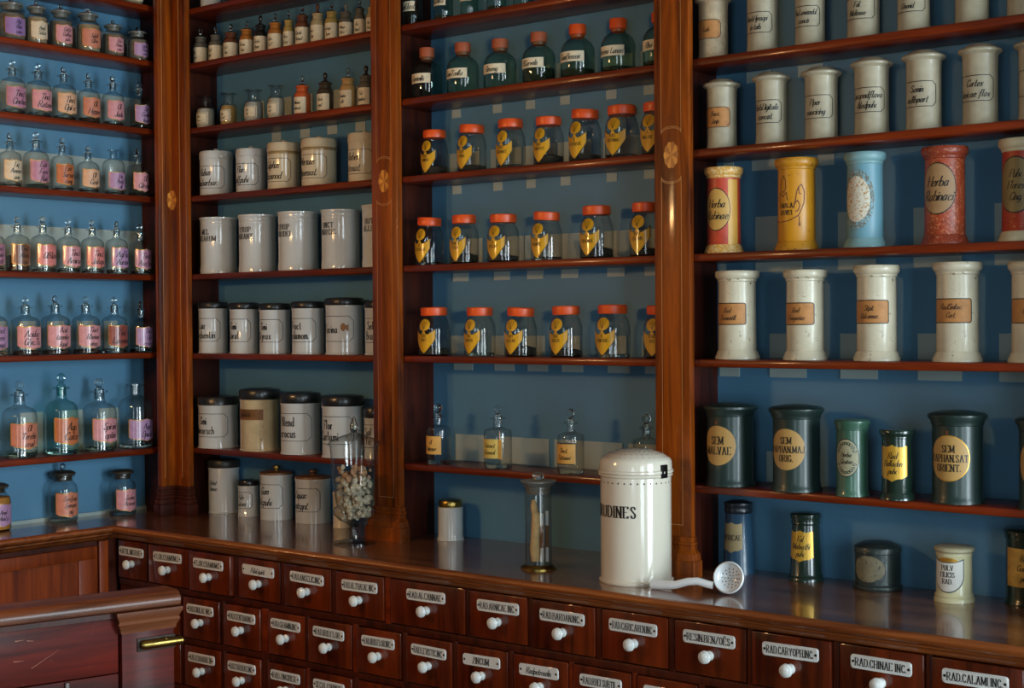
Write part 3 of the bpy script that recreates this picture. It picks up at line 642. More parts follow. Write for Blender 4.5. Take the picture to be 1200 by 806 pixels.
# ------------------------------------------------------------------ vessels: (x, y, radius, height) in metres, per board
ROWS = {
'L0':(2.507,[(-4.207,2.665,0.0423,0.14),(-4.2,2.751,0.0345,0.142),(-4.201,2.843,0.0365,0.145),(-4.205,2.95,0.04,0.153),(-4.2,3.046,0.0347,0.125),(-4.201,3.147,0.036,0.117)]),
'L1':(2.273,[(-4.205,2.665,0.0402,0.176),(-4.207,2.76,0.0415,0.178),(-4.204,2.854,0.0394,0.179),(-4.202,2.948,0.0371,0.169),(-4.202,3.044,0.0369,0.172),(-4.2,3.151,0.0353,0.164)]),
'L2':(2.041,[(-4.201,2.651,0.036,0.173),(-4.205,2.748,0.0401,0.188),(-4.201,2.843,0.0365,0.176),(-4.201,2.942,0.0363,0.158),(-4.202,3.044,0.0369,0.153),(-4.202,3.143,0.0367,0.166)]),
'L3':(1.774,[(-4.202,2.587,0.037,0.171),(-4.204,2.676,0.0389,0.176),(-4.205,2.77,0.0402,0.181),(-4.204,2.864,0.0387,0.177),(-4.204,2.958,0.0386,0.179),(-4.203,3.054,0.0377,0.181),(-4.203,3.15,0.0375,0.174)]),
'L4':(1.507,[(-4.21,2.589,0.0451,0.191),(-4.212,2.707,0.0467,0.187),(-4.213,2.818,0.0476,0.193),(-4.212,2.934,0.047,0.192),(-4.208,3.045,0.0435,0.19),(-4.206,3.152,0.0412,0.176)]),
'L5':(1.178,[(-4.22,2.687,0.0548,0.247),(-4.218,2.841,0.0534,0.267),(-4.221,2.991,0.0561,0.245),(-4.223,3.139,0.0582,0.22)]),
'L6':(0.95,[(-4.245,2.61,0.0503,0.171),(-4.261,2.872,0.0483,0.192),(-4.234,3.089,0.0454,0.178)]),
'A0':(2.492,[(-4.034,3.285,0.025,0.129),(-3.954,3.285,0.024,0.124),(-3.875,3.285,0.026,0.122),(-3.795,3.285,0.0243,0.122),(-3.726,3.285,0.0221,0.13),(-3.654,3.285,0.0252,0.126),(-3.59,3.285,0.0181,0.127),(-3.525,3.285,0.0234,0.136),(-3.454,3.285,0.0232,0.131),(-3.39,3.285,0.0217,0.127),(-3.326,3.285,0.0221,0.113),(-3.265,3.285,0.0181,0.118),(-3.212,3.285,0.0185,0.113)]),
'A1':(2.271,[(-4.011,3.285,0.0308,0.114),(-3.891,3.285,0.0275,0.112),(-3.764,3.285,0.0306,0.11),(-3.654,3.285,0.028,0.113),(-3.528,3.285,0.0269,0.13),(-3.422,3.285,0.0266,0.129),(-3.32,3.285,0.0262,0.131),(-3.24,3.285,0.0252,0.13)]),
'A2':(2.04,[(-3.979,3.303,0.0582,0.162),(-3.793,3.296,0.051,0.155),(-3.635,3.3,0.0554,0.163),(-3.472,3.303,0.0584,0.163),(-3.262,3.3,0.0547,0.162)]),
'A3':(1.774,[(-3.98,3.311,0.066,0.192),(-3.78,3.311,0.0658,0.191),(-3.584,3.314,0.0692,0.191),(-3.383,3.31,0.0647,0.187),(-3.202,3.309,0.0636,0.192)]),
'A4':(1.504,[(-3.995,3.296,0.0515,0.176),(-3.833,3.295,0.0497,0.171),(-3.683,3.298,0.0527,0.167),(-3.526,3.3,0.0546,0.171),(-3.366,3.307,0.0623,0.18),(-3.196,3.297,0.0515,0.168)]),
'A5':(1.182,[(-3.968,3.292,0.0702,0.177),(-3.758,3.294,0.0677,0.207),(-3.55,3.285,0.0663,0.2),(-3.351,3.281,0.0679,0.196),(-3.225,3.295,0.034,0.16)]),
'A6':(0.95,[(-4.009,3.348,0.0549,0.186),(-3.862,3.332,0.0363,0.124),(-3.727,3.338,0.0558,0.182),(-3.569,3.356,0.0597,0.175),(-3.4,3.324,0.0314,0.116)]),
'Bm':(2.492,[(-3.042,3.285,0.0297,0.155),(-2.917,3.285,0.0285,0.155),(-2.817,3.285,0.0262,0.155),(-2.714,3.285,0.0283,0.155),(-2.615,3.285,0.0291,0.155),(-2.514,3.285,0.0287,0.155)]),
'B0':(2.271,[(-2.99,3.291,0.0455,0.153),(-2.849,3.292,0.0474,0.151),(-2.708,3.293,0.0475,0.144),(-2.566,3.292,0.047,0.145),(-2.43,3.292,0.0472,0.149),(-2.294,3.292,0.0469,0.147),(-2.158,3.293,0.0475,0.146)]),
'B1':(2.04,[(-2.958,3.286,0.0412,0.136),(-2.814,3.289,0.0437,0.14),(-2.667,3.288,0.0427,0.142),(-2.53,3.288,0.0433,0.136),(-2.405,3.29,0.0453,0.145),(-2.283,3.292,0.0467,0.144),(-2.167,3.291,0.0464,0.141)]),
'B2':(1.774,[(-2.984,3.289,0.0435,0.144),(-2.845,3.288,0.0427,0.144),(-2.699,3.291,0.0464,0.139),(-2.54,3.289,0.0444,0.138),(-2.369,3.292,0.0468,0.145),(-2.205,3.292,0.0467,0.145)]),
'B3':(1.504,[(-2.972,3.293,0.048,0.145),(-2.79,3.291,0.0461,0.143),(-2.638,3.292,0.0469,0.141),(-2.475,3.291,0.0464,0.143),(-2.318,3.293,0.0482,0.145),(-2.161,3.293,0.0475,0.14)]),
'B4':(1.182,[(-2.944,3.278,0.0356,0.179),(-2.712,3.276,0.0406,0.183),(-2.444,3.26,0.0371,0.18),(-2.205,3.285,0.036,0.172)]),
'B6':(0.95,[(-2.939,3.324,0.0417,0.124),(-2.409,3.076,0.0482,0.253),(-2.096,3.074,0.0949,0.334)]),
'Cm':(2.271,[(-1.992,3.285,0.0387,0.168),(-1.849,3.285,0.0395,0.164),(-1.717,3.285,0.0374,0.159),(-1.576,3.285,0.0393,0.157),(-1.449,3.285,0.0385,0.155),(-1.309,3.285,0.0385,0.154),(-1.188,3.285,0.0391,0.154)]),
'C0':(2.04,[(-1.968,3.285,0.0394,0.179),(-1.825,3.285,0.0394,0.181),(-1.688,3.286,0.0407,0.178),(-1.556,3.287,0.0415,0.186),(-1.425,3.286,0.0415,0.187),(-1.29,3.285,0.0402,0.185),(-1.161,3.285,0.0404,0.183)]),
'C1':(1.774,[(-1.969,3.295,0.0505,0.223),(-1.763,3.299,0.0543,0.231),(-1.578,3.296,0.0509,0.231),(-1.38,3.299,0.054,0.229),(-1.197,3.3,0.0546,0.233)]),
'C2':(1.504,[(-1.935,3.302,0.0568,0.228),(-1.741,3.3,0.0545,0.225),(-1.551,3.3,0.0554,0.231),(-1.351,3.301,0.0562,0.232),(-1.175,3.3,0.0554,0.228)]),
'C3':(1.182,[(-1.947,3.284,0.0612,0.213),(-1.752,3.273,0.0601,0.214),(-1.593,3.253,0.0414,0.185),(-1.476,3.249,0.042,0.166),(-1.341,3.274,0.0588,0.213),(-1.137,3.264,0.0564,0.208)]),
'C4':(0.95,[(-1.95,3.33,0.042,0.19),(-1.76,3.335,0.0439,0.172),(-1.57,3.342,0.0586,0.117),(-1.358,3.295,0.0459,0.131),(-1.203,3.367,0.0596,0.175)]),
'U':(0.95,[(-3.119,3.099,0.0626,0.376)]),
}

INKB = M_INK
COL = dict(pink=(206, 142, 148), lilac=(172, 134, 172), purple=(146, 112, 168), salmon=(200, 124, 98), peach=(214, 168, 134), orange=(190, 108, 66), cream=(212, 194, 164), brown=(118, 76, 54), red=(142, 68, 60), mauve=(180, 124, 148), coral=(214, 126, 120), amber=(222, 152, 44), yellow=(216, 178, 74))
def paper(c): return plain(c + '_label_paper', COL[c], 0.4, 0, 0.55, var=0.10, scale=60)
M_PAPER = plain('aged_label_paper', (222, 208, 176), 0.5, 0, 0.3, var=0.08, scale=60)
M_TAN = plain('tan_label_paper', (178, 122, 66), 0.6, var=0.16, scale=45)
WALL = {'L': PI/2, 'A': 0.0, 'B': 0.0, 'C': 0.0, 'U': 0.0}
def shield(parent, prof, zc, hw, hh, mat, lines, style='script', size=None, gold=True, ink=None):
    """scalloped shield label with a gilt rim"""
    mp = cyl(prof, 0.0006, zc); mp1 = cyl(prof, 0.0003, zc); mp2 = cyl(prof, 0.0010, zc)
    def top(k): return lambda u: k*hh*(1 - 0.13*abs(math.sin(PI*1.0*u/hw))**0.8 - 0.10*(abs(u)/hw > 0.97))
    def bot(k): return lambda u: -k*hh*(1 - 0.16*abs(math.sin(PI*u/hw)) - 0.30*max(0, abs(u)/hw - 0.62)/0.38)
    if gold: patch(top(1.06), bot(1.06), -hw*1.05, hw*1.05, mp1, M_GOLD, parent, 'label_rim')
    lb = patch(top(1), bot(1), -hw, hw, mp, mat, parent, 'label')
    write(text_quads(lines, style, size or hh*(0.56 if len(lines) < 3 else 0.47), 1.25, maxw=hw*1.85), mp2, ink or INKB, lb)
    return lb
def stopper_disc(parent, r, z0, h, mat=None, kind='disc', plug=0.28):
    mb = MB().lathe([(0, z0 - r*0.5), (plug*r*0.85, z0 - r*0.5), (plug*r, z0 + 0.001), (plug*r*1.05, z0 + h*0.1), (plug*r*0.6, z0 + h*0.22), (plug*r*0.5, z0 + h*0.36)], 16)
    R = h*0.36
    if kind == 'ring': mb.torus((0, 0, z0 + h - R), R*0.72, R*0.30, 'y')
    elif kind == 'disc': mb.ball((0, 0, z0 + h - R), R, R*0.42, R)
    elif kind == 'point': mb.lathe([(plug*r*.5, z0 + h*.3), (plug*r*.8, z0 + h*.5), (plug*r*.35, z0 + h*.9), (0, z0 + h)], 14)
    else: mb.ball((0, 0, z0 + h - R), R, R, R)
    return mb.build('stopper', mat or M_GLASS_D, parent)
def nbottle(parent, r, h, lab, lines, st='disc', g=None, fill=0, fmat=None, lz=0.33, lh=0.185, lw=1.05):
    hb = h*0.83 if st else h
    P = [(r*0.90, 0.0), (r, 0.03*hb), (r, 0.64*hb), (r*0.95, 0.71*hb), (r*0.78, 0.765*hb), (r*0.45, 0.80*hb), (r*0.33, 0.83*hb), (r*0.31, 0.955*hb), (r*0.50, 0.97*hb), (r*0.50, hb), (r*0.28, hb), (r*0.27, 0.86*hb)]
    MB().lathe([(0, 0.006*hb)] + P, 30).build('body', g or M_GLASS, parent)
    MB().lathe([(0, 0.001), (r*0.86, 0.001), (r*0.93, 0.012), (r*0.80, 0.016), (0, 0.010)], 24).build('thick_base', M_GLASS_D, parent)
    if fill: MB().lathe([(0, 0.005), (r*0.90, 0.005), (r*0.94, 0.03*hb), (r*0.94, fill*hb), (0, fill*hb)], 24).build('contents', fmat, parent)
    if st: stopper_disc(parent, r, hb, h - hb, g if g is M_AQUA else None, st)
    if lab: shield(parent, P, lz*h, r*lw, lh*h, paper(lab), lines)
def wide_jar(parent, r, h, lab, lines, fmat=None, fill=0.6, lid='knob', lidmat=None):
    P = [(r*0.92, 0), (r, 0.03*h), (r, 0.56*h), (r*0.93, 0.63*h), (r*0.74, 0.68*h), (r*0.68, 0.71*h), (r*0.68, 0.76*h), (r*0.82, 0.775*h), (r*0.82, 0.80*h)]
    MB().lathe([(0, 0.006)] + P, 30).build('body', M_GLASS, parent)
    MB().lathe([(0, 0.001), (r*0.88, 0.001), (r*0.94, 0.012), (0, 0.012)], 24).build('thick_base', M_GLASS_D, parent)
    if fmat: MB().lathe([(0, 0.005), (r*0.9, 0.005), (r*0.94, 0.03*h), (r*0.94, fill*h), (0, fill*h + 0.004)], 24).build('contents', fmat, parent)
    l = MB().lathe([(0, 0.70*h), (r*0.6, 0.70*h), (r*0.64, 0.80*h), (r*0.86, 0.805*h), (r*0.88, 0.84*h), (r*0.62, 0.875*h), (r*0.2, 0.885*h), (0, 0.885*h)], 26).build('lid', lidmat or M_FROST, parent)
    if lid == 'knob': MB().ball((0, 0, 0.945*h), r*0.22, r*0.16, 0.058*h).lathe([(r*.09, 0.88*h), (r*.07, 0.92*h)], 12).build('lid_knob', M_GLASS_D, l)
    shield(parent, P, 0.30*h, r*1.0, 0.215*h, paper(lab), lines, size=0.088*h)
def small_bottle(parent, r, h, glassc, cap, lines, wrap=2.4, lab=M_PAPER, kind='ball'):
    gm = plain(glassc[0], glassc[1], 0.12, 0, 0.6, var=0.1)
    P = [(r*0.94, 0), (r, 0.02*h), (r, 0.50*h), (r*0.9, 0.57*h), (r*0.72, 0.60*h), (r*0.70, 0.68*h), (r*0.80, 0.69*h), (r*0.80, 0.74*h), (0, 0.74*h)]
    MB().lathe([(0, 0)] + P, 22).build('body', gm, parent)
    cm = plain(cap[0], cap[1], 0.25, 0, 0.4) if cap else M_GLASS_D
    MB().lathe([(r*.7, 0.74*h), (r*0.5, 0.77*h), (r*0.2, 0.80*h), (r*0.18, 0.85*h)], 16).ball((0, 0, 0.92*h), r*(.3 if kind == 'ball' else .2), r*.28, 0.08*h, 12, 8).build('stopper', cm, parent)
    mp = cyl(P, 0.0005, 0.25*h)
    lb = patch(lambda u: 0.2*h, lambda u: -0.2*h, -r*wrap, r*wrap, mp, lab, parent, n=30)
    write(text_quads(lines, 'script', 0.085*h, 1.6, maxw=r*2.2), cyl(P, 0.0011, 0.25*h), INKB, lb)
def powder_bottle(parent, r, h, powder, lines):
    P = [(r*0.94, 0), (r, 0.03*h), (r, 0.54*h), (r*0.92, 0.62*h), (r*0.66, 0.68*h), (r*0.60, 0.72*h), (r*0.60, 0.93*h), (r*0.95, 0.96*h), (r*0.95, 0.985*h), (r*0.6, h), (r*0.52, 0.95*h)]
    MB().lathe([(0, 0.004)] + P, 26).build('body', M_GLASS, parent)
    MB().lathe([(0, 0.004), (r*0.9, 0.004), (r*0.95, 0.03*h), (r*0.95, 0.50*h), (r*0.85, 0.60*h), (0, 0.63*h)], 22).build('contents', plain(*powder, 0.9), parent)
    lb = patch(lambda u: 0.17*h, lambda u: -0.17*h, -r*1.15, r*1.15, cyl(P, 0.0005, 0.30*h), M_PAPER, parent)
    outline(octa(r*1.0, 0.145*h, 0.02*h), 0.0012, cyl(P, 0.0009, 0.30*h), INKB, lb)
    write(text_quads(lines, 'script', 0.075*h, 1.5, maxw=r*1.8), cyl(P, 0.0010, 0.30*h), INKB, lb)
def frame_label(parent, P, zc, hw, hh, lines, style='script', size=None, cut=0.3, mat=INKB, lw=0.0016, lead=1.5):
    o = outline(octa(hw, hh, hh*cut), lw, cyl(P, 0.0007, zc), mat, parent, 'label_border')
    write(text_quads(lines, style, size or hh*0.62, lead, maxw=hw*1.75), cyl(P, 0.0007, zc), mat, parent)
def pot_lidded(parent, r, h, lines, mat=M_CHINA, knob=0.05, hw=1.25, band=False):
    P = [(r*0.95, 0), (r*0.97, 0.01*h), (r*0.97, 0.76*h), (r*1.0, 0.77*h), (r*1.0, 0.79*h), (r*0.9, 0.79*h)]
    MB().lathe([(0, 0.0)] + P, 34).build('body', mat, parent)
    l = MB().lathe([(0, 0.78*h), (r*0.94, 0.78*h), (r*1.0, 0.795*h), (r*1.0, 0.90*h), (r*0.94, 0.935*h), (r*0.3, (1-knob)*h), (0, (1-knob)*h)], 34).build('lid', mat, parent)
    MB().lathe([(r*0.10, (1-knob)*h - 0.002), (r*0.10, (1-knob*.6)*h), (r*0.17, (1-knob*.3)*h), (r*0.13, h), (0, h)], 16).build('lid_knob', mat, l)
    if band: MB().lathe([(r*0.975, 0.70*h), (r*0.985, 0.72*h), (r*0.985, 0.755*h), (r*0.97, 0.765*h)], 34).build('stained_band', plain('stained_rim', (150, 126, 84), 0.3), parent)
    frame_label(parent, P, 0.38*h, r*hw, 0.23*h, lines)
def pot_open(parent, r, h, lines, mat=M_CHINA):
    P = [(r*0.96, 0), (r*0.97, 0.08*h), (r*0.955, 0.10*h), (r*0.955, 0.14*h), (r*0.94, 0.15*h), (r*0.94, 0.84*h), (r*0.95, 0.85*h), (r*0.95, 0.88*h), (r*0.94, 0.89*h), (r*0.96, 0.96*h), (r*1.0, 0.975*h), (r*1.0, h), (r*0.9, h), (r*0.86, 0.95*h), (r*0.86, 0.3*h), (0, 0.3*h)]
    MB().lathe([(0, 0)] + P, 36).build('body', mat, parent)
    write(text_quads(lines, 'bold', 0.088*h, 1.35, maxw=r*1.45), cyl(P, 0.0006, 0.68*h), INKB, parent)
def pot_blacklid(parent, r, h, lines, lid=0.13, mat=M_CHINA, style='black', hw=1.28, dome=0.0, lidmat=None, zc=0.45):
    k = 1 - lid
    P = [(r*1.0, 0), (r*1.0, 0.02*h), (r*0.96, 0.035*h), (r*0.96, (k-.05)*h), (r*0.99, (k-.03)*h), (r*0.99, k*h), (r*0.9, k*h)]
    MB().lathe([(0, 0)] + P, 34).build('body', mat, parent)
    MB().lathe([(0, (k-.01)*h), (r*0.99, (k-.01)*h), (r*1.01, k*h), (r*1.01, (1-.3*lid)*h), (r*0.96, (1-.12*lid)*h), (r*0.6, h*(1-dome*.1)), (0, h)], 34).build('lid', lidmat or M_BLACKLID, parent)
    if lines: frame_label(parent, P, zc*h, r*hw, 0.22*h, lines, style, 0.145*h, cut=0.35, lead=1.25)
    return P
def green_bottle(parent, r, h, capm, text, herbs=None):
    P = [(r*0.93, 0), (r, 0.03*h), (r, 0.48*h), (r*0.96, 0.57*h), (r*0.84, 0.65*h), (r*0.62, 0.715*h), (r*0.45, 0.745*h), (r*0.42, 0.79*h), (r*0.42, 0.83*h)]
    MB().lathe([(0, 0.006)] + P, 30).build('body', M_GREENG, parent)
    MB().lathe([(0, 0.76*h), (r*0.40, 0.76*h), (r*0.42, 0.815*h), (r*0.50, 0.82*h), (r*0.51, 0.985*h), (r*0.48, h), (0, h)], 24).build('cap', capm, parent)
    if herbs: MB().lathe([(0, 0.006), (r*0.9, 0.006), (r*0.95, 0.03*h), (r*0.95, herbs*h), (r*.5, herbs*h*.9), (0, herbs*h*1.05)], 22).build('contents', plain('dried_herbs', (44, 46, 26), 0.9, var=0.6, scale=160, bump=1.0), parent)
    lb = patch(lambda u: 0.095*h, lambda u: -0.095*h, -r*0.95, r*0.95, cyl(P, 0.0006, 0.38*h), M_PAPER, parent)
    write(text_quads([text], 'script', 0.105*h, maxw=r*1.8), cyl(P, 0.0011, 0.38*h), INKB, lb)
def crest_jar(parent, r, h, lines, fill=None, tone=M_CAP_O, tilt=0.0):
    P = [(r*0.92, 0), (r, 0.03*h), (r, 0.52*h), (r*0.96, 0.63*h), (r*0.86, 0.73*h), (r*0.74, 0.79*h), (r*0.74, 0.84*h)]
    MB().lathe([(0, 0.006)] + P, 30).build('body', M_GLASS, parent)
    MB().lathe([(0, 0.001), (r*0.88, 0.001), (r*0.94, 0.010), (0, 0.010)], 24).build('thick_base', M_GLASS_D, parent)
    c = MB().lathe([(0, -0.002), (r*0.80, -0.002), (r*0.83, 0.003), (r*0.83, 0.135*h), (r*0.78, 0.155*h), (0, 0.16*h)], 30).build('cap', tone, parent)
    c.location = (0, 0, 0.835*h); c.rotation_euler = (0, tilt, 0)
    if fill: MB().lathe([(0, 0.006), (r*0.88, 0.006), (r*0.93, 0.03*h), (r*0.93, fill*h*.8), (r*.4, fill*h), (0, fill*h*.9)], 20).build('contents', plain('dark_roots', (48, 44, 34), 0.9, var=0.6, scale=120, bump=1.0), parent)
    hw = r*0.76; zc = 0.35*h; hh = 0.30*h
    def sh(k):
        top = lambda u: k*hh*(0.26 + 0.36*(abs(u)/hw)**2.2 + 0.34*max(0, 1 - abs(u)/(0.26*hw)))
        bot = lambda u: -k*hh*(1 - (abs(u)/hw)**1.25*0.98) + (1-k)*0.3*hh
        return top, bot
    t, b = sh(1.08); patch(t, b, -hw*1.06, hw*1.06, cyl(P, 0.0004, zc), INKB, parent, 'label_rim')
    t, b = sh(1.0); lb = patch(t, b, -hw, hw, cyl(P, 0.0008, zc), M_YEL, parent)
    ch = 0.125*h; zc2 = 0.635*h; cw = hw*0.56
    e = lambda k: (lambda u: k*ch*math.sqrt(max(0, 1-(u/cw)**2)) * (1 - .12*abs(math.cos(3*PI*u/cw))*(k > 0)))
    patch(e(1), e(-1), -cw, cw, cyl(P, 0.0008, zc2), M_YEL, lb, 'crest')
    for k in range(-1, 2): outline([(k*cw*.5, ch*.6), (0, -ch*.7)], 0.0011, cyl(P, 0.0011, zc2), INKB, lb, 'crest_line', closed=False)
    write(text_quads(lines, 'serif', 0.06*h, 1.5, maxw=hw*1.6), cyl(P, 0.0012, zc + 0.02*h), INKB, lb)
M_OLDW = plain('aged_white_paint', (166, 155, 130), 0.42, 0, 0.15, var=0.15, scale=24)
def turned_canister(parent, r, h, lines, labmat=None, mat=M_OLDW, lid=True):
    P = [(r*1.03, 0), (r*1.03, 0.02*h), (r*0.99, 0.05*h), (r*0.97, 0.1*h), (r*0.96, 0.45*h), (r*0.97, 0.80*h), (r*0.99, 0.86*h)]
    MB().lathe([(0, 0)] + P + [(0, 0.86*h)], 32).build('body', mat, parent)
    MB().lathe([(r*0.97, 0.855*h), (r*1.05, 0.875*h), (r*1.20, 0.895*h), (r*1.23, 0.915*h), (r*1.16, 0.935*h), (r*0.95, 0.945*h), (r*0.80, 0.975*h), (r*0.55, 0.998*h), (0, h)], 32).build('lid', mat, parent)
    if labmat:
        lb = patch(lambda u: 0.14*h, lambda u: -0.14*h, -r*1.0, r*1.0, cyl(P, 0.0006, 0.44*h), labmat, parent); outline(octa(r*1.0, 0.14*h, 0.01), 0.0016, cyl(P, 0.0011, 0.44*h), INKB, lb)
        write(text_quads(lines, 'script', 0.07*h, 1.5, maxw=r*1.7), cyl(P, 0.0011, 0.44*h), INKB, lb)
    elif lines: frame_label(parent, P, 0.44*h, r*1.12, 0.155*h, lines, size=0.085*h, cut=0.32, lw=0.0016, lead=1.5)
def oval(parent, P, zc, hw, hh, mat, lines, style, size, rim=INKB, lead=1.45):
    e = lambda k, s: (lambda u: k*hh*s*math.sqrt(max(0, 1-(u/(hw*s))**2)))
    if rim: patch(e(1, 1.05), e(-1, 1.05), -hw*1.05, hw*1.05, cyl(P, 0.0004, zc), rim, parent, 'label_rim', n=30)
    lb = patch(e(1, 1), e(-1, 1), -hw, hw, cyl(P, 0.0008, zc), mat, parent, n=30)
    if lines: write(text_quads(lines, style, size, lead, maxw=hw*1.9), cyl(P, 0.0013, zc), INKB, lb)
    return lb
def tall_canister(parent, r, h, body, trim, wear=None):
    P = [(r, 0), (r, 0.03*h), (r*0.94, 0.05*h), (r*0.93, 0.07*h), (r*0.85, 0.10*h), (r*0.84, 0.5*h), (r*0.83, 0.86*h), (r*0.88, 0.875*h)]
    MB().lathe([(r*0.83, 0.09*h)] + P[4:7] + [(r*0.83, 0.87*h)], 34).build('body', body, parent)
    MB().lathe([(0, 0)] + P[:4] + [(r*0.855, 0.10*h)], 34).build('foot', trim, parent)
    MB().lathe([(r*0.83, 0.86*h), (r*0.87, 0.87*h), (r*0.87, 0.89*h), (r*0.92, 0.90*h), (r*0.99, 0.925*h), (r*0.99, 0.97*h), (r*0.95, 0.985*h), (0, h)], 34).build('lid', trim, parent)
    return [(r*0.85, 0.0), (r*0.85, 0.10*h), (r*0.84, 0.5*h), (r*0.83, 0.9*h)]
def tin(parent, r, h, mat, lidf=1.13, lz=0.86):
    P = [(r*1.03, 0), (r*1.03, 0.03*h), (r*0.99, 0.05*h), (r*0.98, 0.08*h), (r*0.96, 0.10*h), (r*0.96, lz*h)]
    MB().lathe([(0, 0)] + P + [(0, lz*h)], 36).build('body', mat, parent)
    MB().lathe([(r*0.95, (lz-.03)*h), (r*1.0, (lz-.02)*h), (r*1.02, (lz+.02)*h), (r*lidf, (lz+.06)*h), (r*lidf, (lz+.085)*h), (r*lidf*.9, (lz+.105)*h), (r*0.5, 0.99*h), (0, h)], 36).build('lid', mat, parent)
    return [(r*0.97, 0), (r*0.96, 0.1*h), (r*0.96, h)]
BAYN = {'L': "left wall", 'A': 'corner bay', 'B': 'middle bay', 'C': 'right bay'}
ROWN = {'L0': "left wall's top full shelf", 'L1': "left wall's second shelf", 'L2': "left wall's third shelf", 'L3': "left wall's fourth shelf", 'L4': "left wall's fifth shelf", 'L5': "left wall's lowest shelf", 'L6': "left wall's counter",
  'A0': "corner bay's top shelf", 'A1': "corner bay's second shelf", 'A2': "corner bay's third shelf", 'A3': "corner bay's fourth shelf", 'A4': "corner bay's fifth shelf", 'A5': "corner bay's lowest shelf", 'A6': "corner bay's counter",
  'Bm': "middle bay's topmost shelf", 'B0': "middle bay's second shelf", 'B1': "middle bay's third shelf", 'B2': "middle bay's fourth shelf", 'B3': "middle bay's fifth shelf", 'B4': "middle bay's lowest shelf", 'B6': "middle bay's counter",
  'Cm': "right bay's top shelf", 'C0': "right bay's second shelf", 'C1': "right bay's third shelf", 'C2': "right bay's fourth shelf", 'C3': "right bay's lowest shelf", 'C4': "right bay's counter"}
def V(row, i, name, look, cat, jit=0.07):
    """a vessel standing at place i of a board"""
    z, items = ROWS[row]; x, y, r, h = items[i]
    lab = f"{look}, {ORD[i]} from left on {ROWN[row]}"
    if len(lab.replace('.', ' ').replace('-', ' ').split()) > 16: lab = f"{look}, {ORD[i]} on {ROWN[row]}"
    root = thing(name, lab, cat, (x, y, z + 0.0003), WALL[row[0]] + rnd.uniform(-jit, jit), 'vessels on ' + ROWN[row])
    return root, r, h
# left wall --------------------------------------------------------------
beige = plain('beige_powder', (150, 132, 104), 0.9, var=0.25, scale=60)
greyp = plain('grey_brown_powder', (112, 100, 84), 0.9, var=0.3, scale=60)
for i, (c, t, f) in enumerate([('purple', ['Rhiz', 'Rhei', 'conc'], greyp), ('cream', ['Amyl', 'Solani'], beige), ('pink', ['Gutta', 'Galban', 'pulv'], greyp), ('salmon', ['Sulph', 'Citrin'], beige), ('pink', ['Flor', 'Rosae', 'conc'], greyp), ('lilac', ['Herb', 'Thymi', 'conc'], greyp)]):
    o, r, h = V('L0', i, 'glass_jar', f'wide glass jar with {c} label and glass lid', 'jar'); wide_jar(o, r, h, c, t, f)
L = {'L1': [('mauve', ['Tinct', 'Cinchon'], 'ring'), ('pink', ['Tinct', 'Ratanh'], 'ring'), ('peach', ['Tinct', 'Opii cr'], 'disc'), ('salmon', ['Ol', 'Hypper'], 'disc'), ('pink', ['Ol', 'Juda'], 'ball'), ('lilac', ['Syr', 'Codein', 'liquid'], 'ring')],
 'L2': [('cream', ['Liq', 'Ammon', 'anis'], 'disc'), ('mauve', ['Extr', 'Ferri', 'fluid'], 'ring'), ('orange', ['Extr', 'Sarsap', 'comp'], 'disc'), ('peach', ['Ol', 'Cedri'], 'ball'), ('lilac', ['Liq', 'Acidul', 'dil'], None), ('pink', ['Ol', 'Citronel'], 'disc')],
 'L3': [('mauve', ['Tinct', 'Valer', 'aeth'], 'disc'), ('brown', ['Tinct', 'Aloes', 'co'], 'disc'), ('coral', ['Ol.Ricini'], 'ball'), ('pink', ['Tinct', 'Arnicae'], 'ring'), ('coral', ['Tinct', 'Jalapa'], 'disc'), ('lilac', ['Aq.Flor', 'Aurant'], 'point'), ('mauve', ['Tinct', 'Asafoet'], 'ring')],
 'L4': [('lilac', ['Tinct', 'Ferri', 'pomat'], 'disc'), ('pink', ['Acid.ac', 'Glyc.Ta'], 'ring'), ('pink', ['Acid', 'tannilyc', 'liquid'], 'disc'), ('pink', ['Tinct', 'Rheinar', 'vinos'], 'ring'), ('red', ['Tinct', 'Laevomin'], 'ring'), ('lilac', ['Tinct', 'Opii', 'crocat'], 'disc')],
 'L5': [('salmon', ['Ol', 'Terebin', 'crud'], 'ring'), ('orange', ['Aqu', 'Calcis'], 'ring'), ('pink', ['Spir.vini', 'optimi'], 'ball'), ('lilac', ['Aqu', 'Opiati'], None)]}
water = glass('pale_liquid', (0.8, 0.83, 0.76), (0.5, 0.52, 0.46))
dark = plain('dark_tincture', (52, 36, 28), 0.15, 0, 0.3)
for row, its in L.items():
    for i, (c, t, st) in enumerate(its):
        s_ = {'ring': 'ring-shaped', 'disc': 'flat round', 'ball': 'ball', 'point': 'pointed'}.get(st)
        look = (f'clear glass bottle, {c} label, {s_} stopper' if st else f'open clear glass bottle with {c} label') if (row, i) != ('L5', 1) else 'pale green glass bottle with orange label'
        o, r, h = V(row, i, 'stoppered_bottle' if st else 'glass_bottle', look, 'bottle')
        big = row == 'L5'
        nbottle(o, r, h, c, t, st, M_AQUA if (row, i) == ('L5', 1) else None, {('L3', 1): .35, ('L4', 1): .08, ('L4', 2): .07, ('L4', 3): .07, ('L1', 3): .12, ('L2', 1): .05, ('L5', 2): .12, ('L5', 0): .1}.get((row, i), 0), dark if (row, i) in (('L3', 1), ('L4', 1), ('L4', 2), ('L4', 3), ('L1', 3)) else water, lz=0.29 if big else 0.30, lh=0.17 if big else 0.20)
